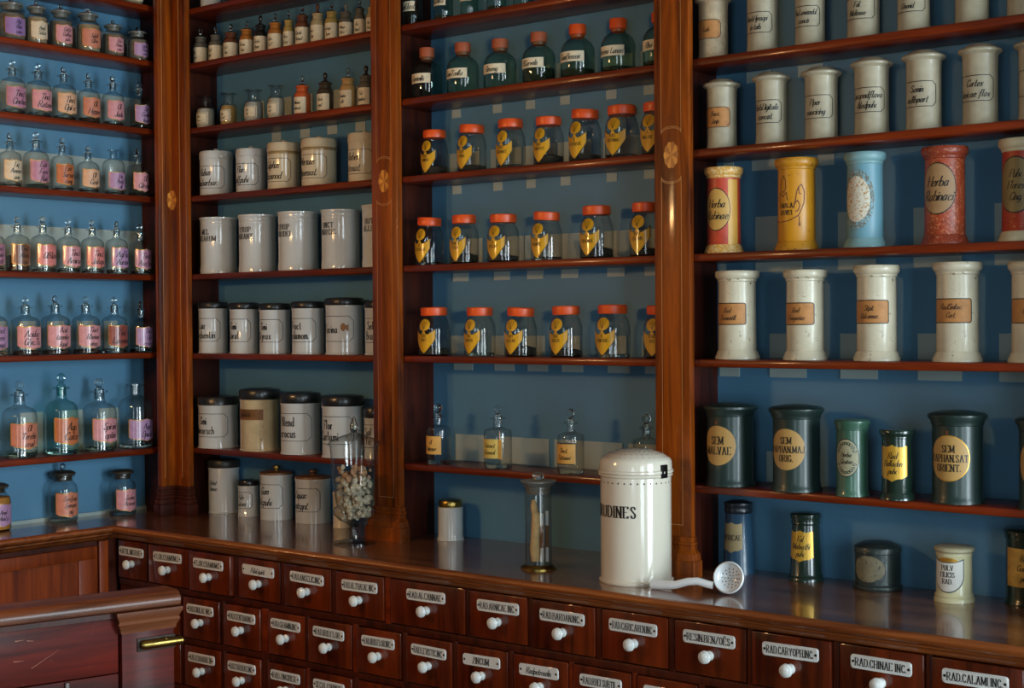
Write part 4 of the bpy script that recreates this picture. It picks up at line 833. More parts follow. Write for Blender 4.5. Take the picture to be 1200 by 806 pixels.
for i, (c, t, f) in enumerate([('lilac', ['Amyl', 'Maid p'], plain('amber_powder', (176, 120, 44), 0.8)), ('salmon', ['Senfpap', 'Synapis', 'nig'], None), ('pink', ['Sedum', 'Acerum'], None)]):
    o, r, h = V('L6', i, 'glass_jar', f'clear glass jar with {c} label and flat lid', 'jar'); wide_jar(o, r, h, c, t, f, 0.62, 'knob' if i == 1 else None, plain('dark_jar_lid', (52, 46, 38), 0.4))
# corner bay -------------------------------------------------------------
gg = ('grey_filled_glass', (96, 92, 80)); am = ('amber_filled_glass', (168, 104, 40)); gy = ('yellow_filled_glass', (172, 146, 78)); bk = ('black_filled_glass', (24, 22, 22)); br = ('brown_filled_glass', (98, 56, 34)); cr = ('cream_filled_glass', (176, 158, 116))
A0 = [(gg, None, 'Nitr Barii'), (gg, None, 'Kali Nitr'), (br, None, 'Cort Chin'), (am, None, 'Resin Gua'), (bk, ('black_stopper', (20, 19, 20)), 'Carbo Anim'), (am, None, 'Sem Coff'), (gy, None, 'Flav Cera'), (br, None, 'Cardo Bened'), (cr, ('brown_glass_stopper', (90, 52, 28)), 'Ipec Opii'), (gy, None, 'Lycop Sem'), (gg, ('grey_glass_lid', (120, 118, 108)), 'Magn Usta'), (gg, None, 'Zinc Oxyd'), (cr, None, 'Bor Acid')]
for i, (g, cp, t) in enumerate(A0):
    o, r, h = V('A0', i, 'specimen_bottle', f'small {g[0].split("_")[0]} bottle wrapped in a cream handwritten label', 'bottle', 0.2); small_bottle(o, r, h, g, cp, t.split())
for i, (pw, t) in enumerate([(('white_powder', (176, 170, 152)), ['Natr', 'Borac']), (('ochre_powder', (170, 136, 74)), ['Lign', 'Santali']), (('grey_white_powder', (168, 166, 158)), ['Bol', 'Alb']), (('chalk_powder', (186, 178, 158)), ['Calc', 'carb'])]):
    o, r, h = V('A1', i, 'powder_bottle', f'open wide-necked glass bottle of {pw[0].replace("_", " ")}', 'bottle'); powder_bottle(o, r, h, pw, t)
for i, (g, cp, t) in enumerate([(('orange_filled_glass', (196, 92, 44)), None, ['Minium', 'pulveris']), (('dark_olive_filled_glass', (66, 56, 40)), ('dark_stopper', (44, 36, 30)), ['Herb', 'mal.']), (('sand_filled_glass', (190, 148, 90)), None, ['Resina', 'alb']), (gg, ('dark_stopper', (44, 36, 30)), ['Fol', 'Jambos'])]):
    o, r, h = V('A1', i + 4, 'specimen_bottle', f'small {g[0].split("_filled")[0].replace("_", " ")} bottle with paper label and stopper', 'bottle'); small_bottle(o, r, h, g, cp, t, 1.2)
for i, (t, m_, bd) in enumerate([(['Rubus', 'Rhabarbar.'], M_CHINA, 0), (['Flor.', 'sulf.pulv.'], M_CHINA, 0), (['Sulphus', 'dic.ex.nod.'], M_CREAM_LAMPLIT, 1), (['Morsuus', 'dispensat.'], M_CREAM_LAMPLIT, 1), (['Roben', 't.rosat.'], M_CREAM_LAMPLIT, 0)]):  # last three jars: the lamp's warm glow put into the glaze colour
    o, r, h = V('A2', i, 'lidded_jar', f'lidded {"white" if m_ is M_CHINA else "cream"} porcelain jar inscribed {" ".join(t)}', 'jar'); pot_lidded(o, r, h, t, m_, band=bd, knob=0.12 if i == 4 else 0.055)
for i, t in enumerate([['MEL', 'ROSARUM'], ['SYRUP', 'AURANT.'], ['SYRUP', 'RIB.IDEI'], ['UNCT', 'NARCIC.'], ['BUT', 'ALLIN.']]):
    o, r, h = V('A3', i, 'porcelain_jar', f'open-rimmed white porcelain jar lettered {" ".join(t)}', 'jar'); pot_open(o, r, h, t)
for i, t in enumerate([['Lar', 'Terebentin'], ['Gmi', 'Coral'], ['Gmi', 'Styrax'], ['Fruct', 'Cardamom.'], ['Farina'], ['Seb', 'Bravi']]):
    o, r, h = V('A4', i, 'porcelain_jar', f'white porcelain jar with black lid inscribed {" ".join(t)}', 'jar'); P = pot_blacklid(o, r, h, t)
    if i == 4: patch(lambda u: 0.05*h*(1 + .4*math.sin(u*300)), lambda u: -0.055*h*(1 + .3*math.cos(u*400)), r*.62, r*1.02, cyl(P, 0.001, 0.48*h), plain('brown_stain', (140, 92, 34), 0.5), o, 'stain')
M_OLDPOT = plain('yellowed_porcelain', (196, 178, 140), 0.16, 0, 0.45, var=0.14, scale=22, spots=(120, 86, 50), spot_amt=0.65)
for i, t in enumerate([['Gmi', 'Mararsch'], None, ['Blend', 'crocus'], ['Flor', 'Carlami'], ['Sal', 'Te']]):
    o, r, h = V('A5', i, 'porcelain_jar', ('white porcelain jar with black lid inscribed ' + ' '.join(t)) if t else 'yellowed porcelain jar with black lid and torn brown label', 'jar')
    P = pot_blacklid(o, r, h, t, 0.17 if i != 4 else .2, M_CHINA if t else M_OLDPOT, zc=0.44)
    if not t:
        lb = patch(lambda u: 0.085*h, lambda u: -0.085*h, -r*1.1, r*.98, cyl(P, 0.0006, 0.585*h), plain('brown_torn_label', (116, 74, 34), 0.6, var=.3, scale=40), o)
        write(text_quads(['Emplastr.'], 'script', 0.07*h, maxw=r*1.5), cyl(P, 0.0011, 0.585*h), INKB, lb)
A6 = [('tall white porcelain jar with domed dark lid lettered Rob Cinnae', ['Robet', 'Cinnae']), ('very small white pot with black lid', ['Pulv', 'Calom.']), ('white jar with knobbed wooden lid inscribed Gum pulv', ['Gum', 'Ac.pulv.']), ('wider white jar with knobbed wooden lid, beside glass urn', ['Liquar.', 'ostr.ppt.']), ('small cream pot half hidden behind the glass urn', None)]
M_WLID = wood('turned_wood_lid', (92, 56, 26), (140, 92, 46), 'X', 0.4, 0.2)
for i, (lk, t) in enumerate(A6):
    o, r, h = V('A6', i, 'porcelain_jar', lk, 'jar')
    if i == 0:
        P = pot_blacklid(o, r, h, None, 0.15, lidmat=plain('dark_grey_lid', (44, 42, 38), 0.4), dome=0); write(text_quads(t, 'script', 0.085*h, 1.3, maxw=r*1.3), cyl(P, 0.0007, 0.52*h), INKB, o)
    elif i == 1: pot_blacklid(o, r, h, t, 0.15, style='script', hw=1.2)
    elif i == 4: pot_blacklid(o, r, h, None, 0.10, M_CREAM_LAMPLIT, lidmat=M_CREAM_LAMPLIT)
    else:
        k = 0.83
        P = [(r*0.98, 0), (r*0.98, (k-.06)*h), (r*1.0, (k-.04)*h), (r*1.0, k*h), (r*.9, k*h)]
        MB().lathe([(0, 0)] + P, 34).build('body', M_CHINA, o)
        l = MB().lathe([(0, (k-.005)*h), (r*1.0, (k-.005)*h), (r*1.02, k*h), (r*1.0, (k+.035)*h), (r*.5, (k+.06)*h), (0, (k+.06)*h)], 34).build('lid', M_WLID, o)
        MB().lathe([(r*.12, (k+.055)*h), (r*.12, (k+.08)*h), (r*.24, (k+.11)*h), (r*.22, (k+.15)*h), (0, h)], 18).build('lid_knob', M_BRASS if i == 2 else M_WLID, l)
        frame_label(o, P, 0.44*h, r*1.2, 0.215*h, t)
# a jar on the corner bay's uppermost board, only its foot in the picture, and one above the left wall's top row
o = thing('porcelain_jar', 'white pot at left end of the corner bay\'s uppermost shelf, cut by the frame', 'jar', (-3.985, 3.29, 2.6773)); pot_blacklid(o, 0.036, 0.11, None)
o = thing('glass_jar', 'clear glass jar cut by the top edge above the left wall\'s top row', 'jar', (-4.205, 3.13, 2.6953), PI/2); wide_jar(o, 0.036, 0.11, 'cream', ['Sal'], beige)
# middle bay -------------------------------------------------------------
for i, t in enumerate(['Gum.Elast.', 'Vanilla', 'Fr.Tonco', 'Anisum', 'Macis', 'Sennae']):
    o, r, h = V('Bm', i, 'green_bottle', 'narrow green glass bottle with cream band label', 'bottle'); green_bottle(o, r, h, M_CAP_B, t, 0.1 if i % 2 else None)
for i, (t, c, hb) in enumerate([('Gemmilis', M_CAP_B, None), ('Sem.Tonilla', M_CAP_B, None), ('Ginseng', M_CAP_B, None), ('Fl.Cervelis', M_CAP_B, .28), ('Gum.Benzois', M_CAP_O, .16), ('Verena Lunari', M_CAP_O, .10), ('Rhei op', M_CAP_O, .1)]):
    o, r, h = V('B0', i, 'green_bottle', f'green glass bottle labelled {t} with {"orange" if c is M_CAP_O else "brown"} cap', 'bottle'); green_bottle(o, r, h, c, t, hb)
CR = {'B1': ['RAD.|CINNAE', 'SEM|CYNAE', 'CORT|GRANAT', 'RAD|SYMPHYT', 'R.|ALTHAEAE', 'RAD.|SAPONAR', 'FL|MALVAE'], 'B2': ['R.|ALTHAEAE', 'SEMEN|FOEN', 'R.|IPECAC', 'FOL|SENNAE', 'R.|CARLINAE', 'RAD|CALUMB'], 'B3': ['RAD|RHEI', 'FOL|BUCCO', 'CORT|CASCAR', 'RAD|VALER', 'R.|SENEGAE', 'HERB|ABS']}
for row, its in CR.items():
    for i, t in enumerate(its):
        k = (i + len(row) + ord(row[1])) % 3
        o, r, h = V(row, i, 'crest_jar', f'glass jar with yellow crest label and {"tilted " if k == 1 else ""}orange cap', 'jar')
        crest_jar(o, r, h, t.split('|'), (.16, .22, None)[(i*2 + ord(row[1])) % 3], M_CAP_O, (0, .06, -.02)[k])
M_ORL = plain('orange_yellow_label', (222, 168, 84), 0.55, var=.1, scale=30); M_YLL = plain('pale_yellow_label', (214, 188, 96), 0.55, var=.12, scale=30)
for i, (lk, m_, t) in enumerate([('slim clear bottle with orange paper label', M_ORL, ['Ol', 'Foliaque']), ('broad clear bottle with pale yellow label and hanging tag', M_YLL, ['Extract', 'Graveol.']), ('clear bottle with black-edged yellow label', M_ORL, ['Tinct.', 'Tuttanei']), ('clear bottle hidden behind the large white jar', M_YLL, ['Ol'])]):
    o, r, h = V('B4', i, 'stoppered_bottle', lk, 'bottle'); o.location.y = max(o.location.y, 3.268)
    hb = h*0.80
    P = [(r*0.93, 0), (r, 0.03*hb), (r, 0.70*hb), (r*0.93, 0.755*hb), (r*0.6, 0.79*hb), (r*0.34, 0.81*hb), (r*0.30, 0.95*hb), (r*0.52, 0.97*hb), (r*0.52, hb), (r*.28, hb)]
    MB().lathe([(0, 0.006)] + P, 30).build('body', M_GLASS, o); MB().lathe([(0, 0.001), (r*0.88, 0.001), (r*0.94, 0.012), (0, 0.014)], 24).build('thick_base', M_GLASS_D, o)
    stopper_disc(o, r, hb, h - hb, None, ('ball', 'ring', 'disc', 'ball')[i], 0.3)
    if i == 2: patch(lambda u: .165*h, lambda u: -.165*h, -r*1.0, r*1.0, cyl(P, .0004, .32*h), INKB, o, 'label_rim')
    lb = patch(lambda u: .15*h, lambda u: -.15*h, -r*.95, r*.95, cyl(P, .0008, .32*h), m_, o)
    write(text_quads(t, 'script', .07*h, 1.5, maxw=r*1.6), cyl(P, .0013, .32*h), INKB, lb)
    if i == 1:
        MB().tube([(r*.75, -r*.75, .60*h), (r*.80, -r*.80, .45*h)], .0012, 6).build('tag_string', M_STRING, o)
        MB().box(r*.70, r*.95, -r*.82, -r*.80, .16*h, .46*h).build('paper_tag', M_ORL, o)
o, r, h = V('B6', 0, 'porcelain_jar', 'small white porcelain pot with brass screw lid', 'jar')
MB().lathe([(0, 0), (r*.99, 0), (r, .02*h), (r*.93, .08*h), (r*.91, .14*h), (r*.91, .78*h), (r*.93, .80*h), (r*.80, .81*h), (0, .81*h)], 34).build('body', M_CHINA, o)
MB().lathe([(0, .80*h), (r*.82, .80*h), (r*.84, .82*h), (r*.84, .94*h), (r*.78, .97*h), (r*.5, .985*h), (0, h)], 34).build('lid', M_BRASS, o)
# glass cylinder with brass foot
z, it = ROWS['B6']; x, y, r, h = it[1]
o = thing('glass_cylinder', 'tall glass cylinder with brass foot holding rolled roots, in front of middle bay', 'jar', (x, y, z + .0003), 0)
MB().lathe([(0, 0), (r, 0), (r, .010*h), (r*.93, .026*h), (r*.80, .036*h), (r*.76, .042*h), (0, .042*h)], 36).build('brass_foot', M_BRASS, o)
MB().lathe([(0, .044*h), (r*.74, .044*h), (r*.74, .83*h), (r*.80, .84*h), (r*.80, .86*h), (r*.70, .86*h)], 36).build('body', M_THIN, o)
l = MB().lathe([(0, .78*h), (r*.66, .78*h), (r*.70, .86*h), (r*.84, .885*h), (r*.98, .905*h), (r*.98, .92*h), (r*.6, .925*h), (0, .925*h)], 36).build('lid', M_FROST, o)
MB().lathe([(r*.2, .92*h), (r*.2, .93*h), (r*.3, .95*h), (r*.3, .985*h), (r*.2, h), (0, h)], 18).build('lid_knob', M_GLASS_D, l)
M_ROOT = plain('pale_rolled_root', (206, 176, 124), 0.8, var=.2, scale=50, bump=.6)
MB().tube([(-r*.12, -r*.1, .07*h), (-r*.2, -r*.05, .2*h), (-r*.1, -r*.12, .33*h), (-r*.05, -r*.08, .46*h), (-r*.1, -r*.1, .58*h)], [r*.24, r*.30, r*.27, r*.30, r*.22], 12).tube([(-r*.12, -r*.1, .55*h), (-r*.32, 0, .65*h), (-r*.3, 0, .71*h)], [r*.2, r*.19, r*.12], 10).build('rolled_root', M_ROOT, o)
for (a, b, hh) in ((.28, -.05, .58), (.38, .28, .6), (-.52, .2, .62)):
    MB().tube([(r*a, r*b, .07*h), (r*a, r*b, hh*h)], r*.09, 8).build('thermometer_tube', M_CHINA, o)
    MB().tube([(r*a, r*b - .001, .22*h), (r*a, r*b - .001, .45*h)], r*.10, 8).build('brown_sleeve', plain('brown_leather', (110, 70, 34), .5), o)
# leech jar
z, it = ROWS['B6']; x, y, r, h = it[2]
o = thing('leech_jar', 'large white ceramic jar lettered HIRUDINES with perforated domed lid', 'jar', (x, y, z + .0003), 0.0)
M_LEECH = plain('ivory_glaze', (216, 208, 190), 0.13, 0, 0.5, var=.03, scale=4)
P = [(r*.97, 0), (r*.99, .01*h), (r*.99, .022*h), (r*.94, .032*h), (r*.94, .79*h), (r*.97, .795*h), (r*.985, .805*h), (r*.97, .815*h), (r*.88, .815*h)]
MB().lathe([(0, 0)] + P, 48).build('body', M_LEECH, o)
ld = MB().lathe([(r*.86, .812*h), (r*.96, .815*h), (r*1.0, .825*h), (r*1.0, .84*h), (r*.965, .848*h), (r*.955, .905*h), (r*.92, .925*h), (r*.72, .962*h), (r*.42, .990*h), (0, h)], 48).build('lid', M_LEECH, o)
M_HOLE = plain('dark_hole', (34, 28, 22), .8)
mb = MB()
for k, (rr, n_) in enumerate(((.18, 8), (.36, 16), (.54, 24), (.72, 30), (.86, 34))):
    for i in range(n_):
        t = 2*PI*(i + .5*(k % 2))/n_; zz = rscale([(q, -p_) for q, p_ in ((.95, 0),)], 0)
        prof = [(r*.92, .925*h), (r*.72, .962*h), (r*.42, .990*h), (0, h)]
        R = rr*r*.98
        for (ra, za), (rb, zb) in zip(prof, prof[1:]):
            if rb <= R <= ra: zz = za + (zb-za)*(ra-R)/(ra-rb)
        mb.add([(R*math.cos(t) + .0030*math.cos(a), R*math.sin(t) + .0030*math.sin(a), zz + .0012) for a in [2*PI*j/6 for j in range(6)]], [(0, 1, 2, 3, 4, 5)])
q = mb.build('perforations', M_HOLE, ld, smooth=False); q['kind'] = 'stuff'
mb = MB()
for i in range(34):
    t = 2*PI*i/34; R = r*.942; c_ = (R*math.cos(t), R*math.sin(t)); tx, ty = -math.sin(t), math.cos(t)
    mb.add([(c_[0] + tx*.0022*math.cos(a), c_[1] + ty*.0022*math.cos(a), .755*h + .0024*math.sin(a)) for a in [2*PI*j/6 for j in range(6)]], [(0, 1, 2, 3, 4, 5)])
q = mb.build('air_holes', M_HOLE, o, smooth=False); q['kind'] = 'stuff'
write(text_quads(['HIRUDINES'], 'bold', .083*h, maxw=r*2.0), cyl(P, .0008, .545*h, -r*0.19), INKB, o)
hs = MB().box(-.012, .012, -.006, .004, .79*h, .89*h, .002).build('hasp', M_RIVET, o); hs.location = (r*.93, -r*.10, 0); hs.rotation_euler = (0, 0, PI*.47)
# sieve ladle lying on the worktop
lad = thing('sieve_ladle', 'white porcelain sieve ladle lying on worktop beside the large jar', 'ladle', (-1.90, 3.02, 0.95), 0)
M_LAD = plain('white_glaze', (214, 216, 216), .12, 0, .5, var=.02)
MB().tube([(-.098, -.02, .0115), (-.07, -.017, .0125), (-.035, -.011, .016), (-.005, -.004, .026), (.018, .003, .028), (.04, .01, .022), (.052, .014, .020)], [.0125, .0115, .010, .0095, .0095, .0095, .009], 14).build('handle', M_LAD, lad)
bw = [];n_ = 10
for k in range(n_ + 1): a = PI/2*k/n_; bw.append((math.sin(a)*.0385, -math.cos(a)*.024))
inn = [(max(0, q_[0] - .003) if i else 0, q_[1] + .003) for i, q_ in enumerate(bw)]
t_ = MB().lathe(bw + [(.037, .002)] + list(reversed(inn[1:])) + [(0, inn[0][1])], 32)
rotm = Matrix.Translation((.088, .026, .041)) @ Matrix.Rotation(math.radians(10), 4, 'Z') @ Matrix.Rotation(math.radians(76), 4, 'X')
t_.v = [tuple(rotm @ Vector(p)) for p in t_.v]; bowl = t_.build('bowl', M_LAD, lad)
mb = MB()
for rr, n_ in ((0, 1), (.0075, 6), (.015, 10), (.022, 14)):
    for i in range(n_):
        t = 2*PI*i/n_; R = rr; zz = -math.sqrt(max(0, 1-(R/.0355)**2))*.0212 + .0022
        mb.add([tuple(rotm @ Vector((R*math.cos(t) + .0016*math.cos(a), R*math.sin(t) + .0016*math.sin(a), zz))) for a in [2*PI*j/6 for j in range(6)]], [(0, 1, 2, 3, 4, 5)])
q = mb.build('sieve_holes', M_HOLE, bowl, smooth=False); q['kind'] = 'stuff'
# glass urn
z, it = ROWS['U']; x, y, r, h = it[0]
o = thing('glass_urn', 'footed glass urn with pointed lid full of pale resin lumps', 'urn', (x, y, z + .0003), 0)
MB().lathe([(0, 0), (r*1.0, 0), (r*1.0, .012*h), (r*.6, .03*h), (r*.28, .045*h), (r*.22, .09*h), (r*.30, .12*h), (r*.22, .135*h), (r*.36, .155*h), (r*.75, .19*h), (r*1.0, .23*h), (r*1.04, .26*h), (r*.96, .285*h), (r*.82, .295*h), (r*.90, .33*h), (r*1.02, .50*h), (r*1.12, .70*h), (r*1.17, .775*h), (r*1.13, .775*h)], 40).build('bowl', M_THIN, o)
ld = MB().lathe([(r*1.24, .775*h), (r*1.25, .79*h), (r*1.10, .815*h), (r*.6, .85*h), (r*.22, .868*h), (r*.12, .88*h)], 40).build('lid', M_THIN, o)
MB().lathe([(r*.12, .875*h), (r*.2, .90*h), (r*.22, .92*h), (r*.12, .965*h), (r*.04, .998*h), (0, h)], 18).build('finial', M_GLASS_D, ld)
mb = MB(); rr_ = random.Random(3)
for k in range(230):
    zz = rr_.uniform(.20, .60)*h; R = rscale([(r*.5, .15*h), (r*.75, .25*h), (r*.76, .33*h), (r*.92, .55*h), (r*1.0, .72*h)], zz) * math.sqrt(rr_.random()) * .92
    if zz > .58*h and rr_.random() < .55: zz -= .12*h
    t = rr_.uniform(0, 2*PI); c = (R*math.cos(t), R*math.sin(t), zz); s_ = rr_.uniform(.006, .0135)
    tmp = MB().ball((0, 0, 0), 1, 1, 1, 6, 4); m3 = Matrix.Rotation(rr_.uniform(0, 6), 3, Vector((rr_.uniform(-1, 1), rr_.uniform(-1, 1), 1)))
    vv = [m3 @ Vector((p[0]*s_*rr_.uniform(.7, 1.3), p[1]*s_*rr_.uniform(.5, 1.1), p[2]*s_*rr_.uniform(.5, 1.1))) for p in tmp.v]
    mb.add([(c[0]+p.x, c[1]+p.y, c[2]+p.z) for p in vv], tmp.f, 0 if zz < .5*h or rr_.random() < .35 else 1)
q = mb.build('resin_lumps', [plain('pale_resin', (178, 166, 142), .5, var=.2, scale=30), plain('tan_resin', (158, 118, 84), .5, var=.2, scale=30)], o, smooth=False); q['kind'] = 'stuff'
# right bay --------------------------------------------------------------
for i, t in enumerate([None, ['Herb.Hyssopi', 'in tab.'], ['Flor.Lavandul.', 'concis'], ['Fol.', 'Melissae'], ['Rad.', 'Ononid.'], None, None]):
    o, r, h = V('Cm', i, 'turned_canister', 'off-white canister cut by the frame top' + (', torn brown label' if i == 0 else ', plain lower half' if not t else ''), 'canister')
    turned_canister(o, r, h, t or ['Lab'], M_TAN if i == 0 else None, plain('stained_white_paint', (170, 150, 120), .5, var=.25, scale=30, spots=(150, 108, 78), spot_amt=.6) if i == 0 else M_OLDW) if t or i == 0 else turned_canister(o, r, h, None)
for i, t in enumerate([['Bacc.', 'Junip.'], ['Herb.Digitalis', 'concat.'], ['Piper', 'caucicing.'], ['Lycopod.flava', 'Aled.pulv.'], ['Semin.', 'adlib.part'], ['Cortex', 'laricae flav.'], ['Rad.', 'Ireos']]):
    o, r, h = V('C0', i, 'turned_canister', f'off-white turned canister inscribed {" ".join(t)}', 'canister'); turned_canister(o, r, h, t, M_TAN if i == 0 else None)
M_OCH = plain('ochre_oval_paint', (184, 146, 92), .5, var=.12, scale=20)
C1 = [('red and ochre tall canister with flaking base, Herba label', plain('red_paint', (184, 66, 42), .4, var=.15, scale=45, spots=(196, 150, 96), spot_amt=.66), plain('ochre_trim', (206, 150, 62), .4, var=.15, scale=60, spots=(220, 200, 150), spot_amt=.5)),
 ('bright yellow tall canister with painted scroll ornament', plain('yellow_paint', (198, 134, 22), .38, var=.08, scale=24, spots=(96, 60, 30), spot_amt=.65), plain('yellow_trim', (190, 130, 30), .4, var=.1, scale=40, spots=(90, 56, 30), spot_amt=.6)),
 ('light blue tall canister with worn white oval', plain('light_blue_paint', (104, 150, 164), .42, var=.07, scale=9), plain('light_blue_trim', (118, 156, 160), .42, var=.07, scale=9)),
 ('rust-red tall canister with brown oval Herba label', plain('rust_paint', (152, 58, 26), .42, var=.25, scale=60, spots=(190, 116, 80), spot_amt=.53), plain('rust_trim', (138, 52, 28), .42, var=.2, scale=60, spots=(186, 120, 86), spot_amt=.56)),
 ('red tall canister with cream rims at the right edge', plain('red_paint2', (164, 54, 28), .42, var=.15, scale=45, spots=(206, 160, 120), spot_amt=.62), plain('cream_trim', (196, 186, 154), .45, var=.12, scale=16))]
for i, (lk, bm_, tm) in enumerate(C1):
    o, r, h = V('C1', i, 'painted_canister', lk, 'canister'); P = tall_canister(o, r, h, bm_, tm)
    if i == 0:
        patch(lambda u: .36*h, lambda u: -.38*h, r*.62, r*1.2, cyl(P, .0003, .48*h), plain('ochre_stripe', (208, 156, 66), .45, var=.1), o, 'painted_stripe')
        oval(o, P, .50*h, r*.72, .235*h, plain('ochre_gold_oval', (196, 152, 76), .5, var=.1), ['Herba', 'Rabinae'], 'script', .092*h)
    elif i == 1:
        lt = write(text_quads(['EMALA', 'BAWEI'], 'serif', .05*h, 1.5, maxw=r*.9), cyl(P, .0006, .44*h, -r*.05), INKB, o)
        import_pts = [[(-.75, -.17), (-.4, -.2), (.1, -.185), (.5, -.13), (.72, .0), (.74, .12), (.62, .2), (.5, .17), (.52, .1), (.6, .1)], [(.5, .17), (.42, .12), (.36, .02), (.3, -.05), (.2, -.03)], [(-.35, .14), (-.3, .24), (-.18, .3), (-.06, .25), (-.05, .16), (-.16, .12), (-.3, .13)], [(-.42, .02), (-.38, .12), (-.2, .07), (-.02, .12), (.02, .03)], [(.52, -.14), (.53, -.2), (.5, -.24), (.56, -.24), (.53, -.2)], [(.3, -.02), (.45, .03), (.55, -.02), (.48, -.08), (.36, -.09)]]
        for p_ in import_pts: outline([(a*r*1.1, b*h) for a, b in p_], .0022, cyl(P, .0006, .50*h), plain('brown_paint', (104, 52, 24), .5), o, 'scroll_ornament', closed=False)
    elif i == 2:
        patch(lambda u: .30*h*math.sqrt(max(0, 1-(u/(r*.86))**2))*(1 + .06*math.sin(u*900)), lambda u: -.31*h*math.sqrt(max(0, 1-(u/(r*.86))**2))*(1 + .06*math.cos(u*800)), -r*.86, r*.86, cyl(P, .0003, .50*h), plain('rubbed_brown_halo', (112, 110, 96), .6, var=.3, scale=60, spots=(122, 168, 182), spot_amt=.5), o, 'worn_halo', n=30)
        oval(o, P, .50*h, r*.66, .235*h, plain('worn_white_oval', (206, 200, 182), .55, var=.06, scale=50, spots=(172, 128, 72), spot_amt=.53), None, 'script', .05, None)
    elif i == 3: oval(o, P, .56*h, r*.80, .25*h, plain('drab_brown_oval', (160, 124, 84), .5, var=.08), ['Herba', 'Rabinaci'], 'script', .1*h)
    else: oval(o, P, .54*h, r*.82, .26*h, plain('olive_oval', (128, 110, 68), .5, var=.15), ['Pulv.', 'Flores', 'Cing.'], 'script', .075*h)
M_WORN = plain('chipped_white_paint', (198, 188, 162), .38, 0, .2, var=.08, scale=22, spots=(96, 60, 34), spot_amt=.625)
for i, (lk, t) in enumerate([('chipped white canister with tan label', ['Rad.', 'Tormentill']), ('chipped white canister, short tan label, brown stains at rim', ['Rad.', 'Fragariae']), ('chipped white canister with rounded brown label', ['Stipit.', 'Dulcamar.']), ('chipped white canister with black-framed tan label', ['Rad.Smilac.', 'Cort.']), ('chipped white canister cut by the right edge', ['Rad.'])]):
    o, r, h = V('C2', i, 'painted_canister', lk, 'canister'); P = tall_canister(o, r, h, M_WORN, M_WORN)
    lb = patch(lambda u: .118*h, lambda u: -.118*h, -r*.86, r*.86, cyl(P, .0006, .505*h), M_TAN, o); outline(octa(r*.86, .118*h, .004), .0022, cyl(P, .0011, .505*h), INKB, lb)
    write(text_quads(t, 'script', .055*h, 1.5, maxw=r*1.3), cyl(P, .0012, .505*h), plain('faded_ink', (70, 44, 24), .6), lb)
M_DGREEN = plain('dark_green_tin', (30, 47, 43), .38, .1, .15, var=.08, scale=5)
M_MGREEN = plain('bottle_green_tin', (56, 92, 74), .32, 0, .3, var=.12, scale=8); M_BGREEN = plain('black_green_tin', (24, 42, 34), .25, 0, .5, var=.1)
M_OOV = plain('ochre_tin_oval', (172, 134, 74), .45, var=.06); M_GLAB = plain('gold_shield_paint', (208, 162, 58), .32, .35, var=.1, scale=12)
for i, (lk, t) in {0: ('wide dark green tin lettered SEM MALVAE', ['SEM', 'MALVAE']), 1: ('wide dark green tin lettered SEM RAPHAN MAJ', ['SEM', 'RAPHAN.MAJ', 'ORIG.']), 4: ('wide dark green domed tin lettered SEM RAPHAN SAT', ['SEM', 'RAPHAN.SAT', 'ORIENT.']), 5: ('dark green tin cut by right edge', ['SEM'])}.items():
    o, r, h = V('C3', i, 'green_tin', lk, 'tin'); P = tin(o, r, h, M_DGREEN)
    oval(o, P, .49*h, r*.80, .235*h, M_OOV, t, 'serif', .09*h if i == 0 else .075*h, rim=M_GOLD if i == 4 else None, lead=1.35)
    if i in (0, 4): write(text_quads(['III'], 'bold', .035*h), cyl(P, .0006, .765*h, -.002), plain('rust_ink', (130, 70, 30), .5), o)
o, r, h = V('C3', 2, 'green_tin', 'slim bottle-green tin with wreathed round label', 'tin'); P = tin(o, r*.93, h, M_MGREEN, 1.1, .88)
oval(o, P, .50*h, r*.74, .235*h, plain('grey_green_oval', (150, 146, 116), .5, var=.1), ['Herba', 'Cicutae'], 'script', .06*h)
for s in (-1, 1):
    for k in range(9): t = PI*(.15 + .7*k/8); outline(ell(.0042, .0024, 8), .0016, cyl(P, .0012, .50*h + s*.19*h*math.sin(t), r*.56*math.cos(t)), M_BGREEN, o, 'wreath_leaf')
o, r, h = V('C3', 3, 'green_tin', 'short black-green tin with glossy gold shield label', 'tin'); P = tall_canister(o, r, h, M_BGREEN, M_BGREEN)
shield(o, P, .52*h, r*.86, .26*h, M_GLAB, ['Rad.', 'Belladon', 'pulv.'], size=.085*h, gold=False)
o, r, h = V('C4', 0, 'blue_tin', 'tapered dark blue tin with drab shield label behind the ladle', 'tin')
M_DBLUE = plain('dark_blue_tin', (38, 70, 94), .35, 0, .2, var=.15, scale=9)
P = [(r, 0), (r*.98, .06*h), (r*.95, .08*h), (r*.80, .82*h), (r*.84, .84*h)]
MB().lathe([(0, 0)] + P + [(0, .85*h)], 34).build('body', M_DBLUE, o); MB().lathe([(r*.80, .82*h), (r*.86, .84*h), (r*.86, .87*h), (r*.82, .90*h), (r*.88, .93*h), (r*.88, .96*h), (r*.5, .99*h), (0, h)], 34).build('lid', plain('black_blue_tin', (20, 28, 36), .35, 0, .2), o)
shield(o, [(r*.97, 0), (r*.94, .1*h), (r*.80, .82*h)], .50*h, r*.72, .21*h, plain('drab_shield_paint', (156, 136, 96), .5, var=.12), ['MYRICAE'], 'serif', .07*h, gold=False)
o, r, h = V('C4', 1, 'green_tin', 'tapered bottle-green tin with gold shield label on the counter', 'tin')
P = [(r, 0), (r, .03*h), (r*.94, .06*h), (r*.96, .08*h), (r*.90, .11*h), (r*.78, .82*h)]
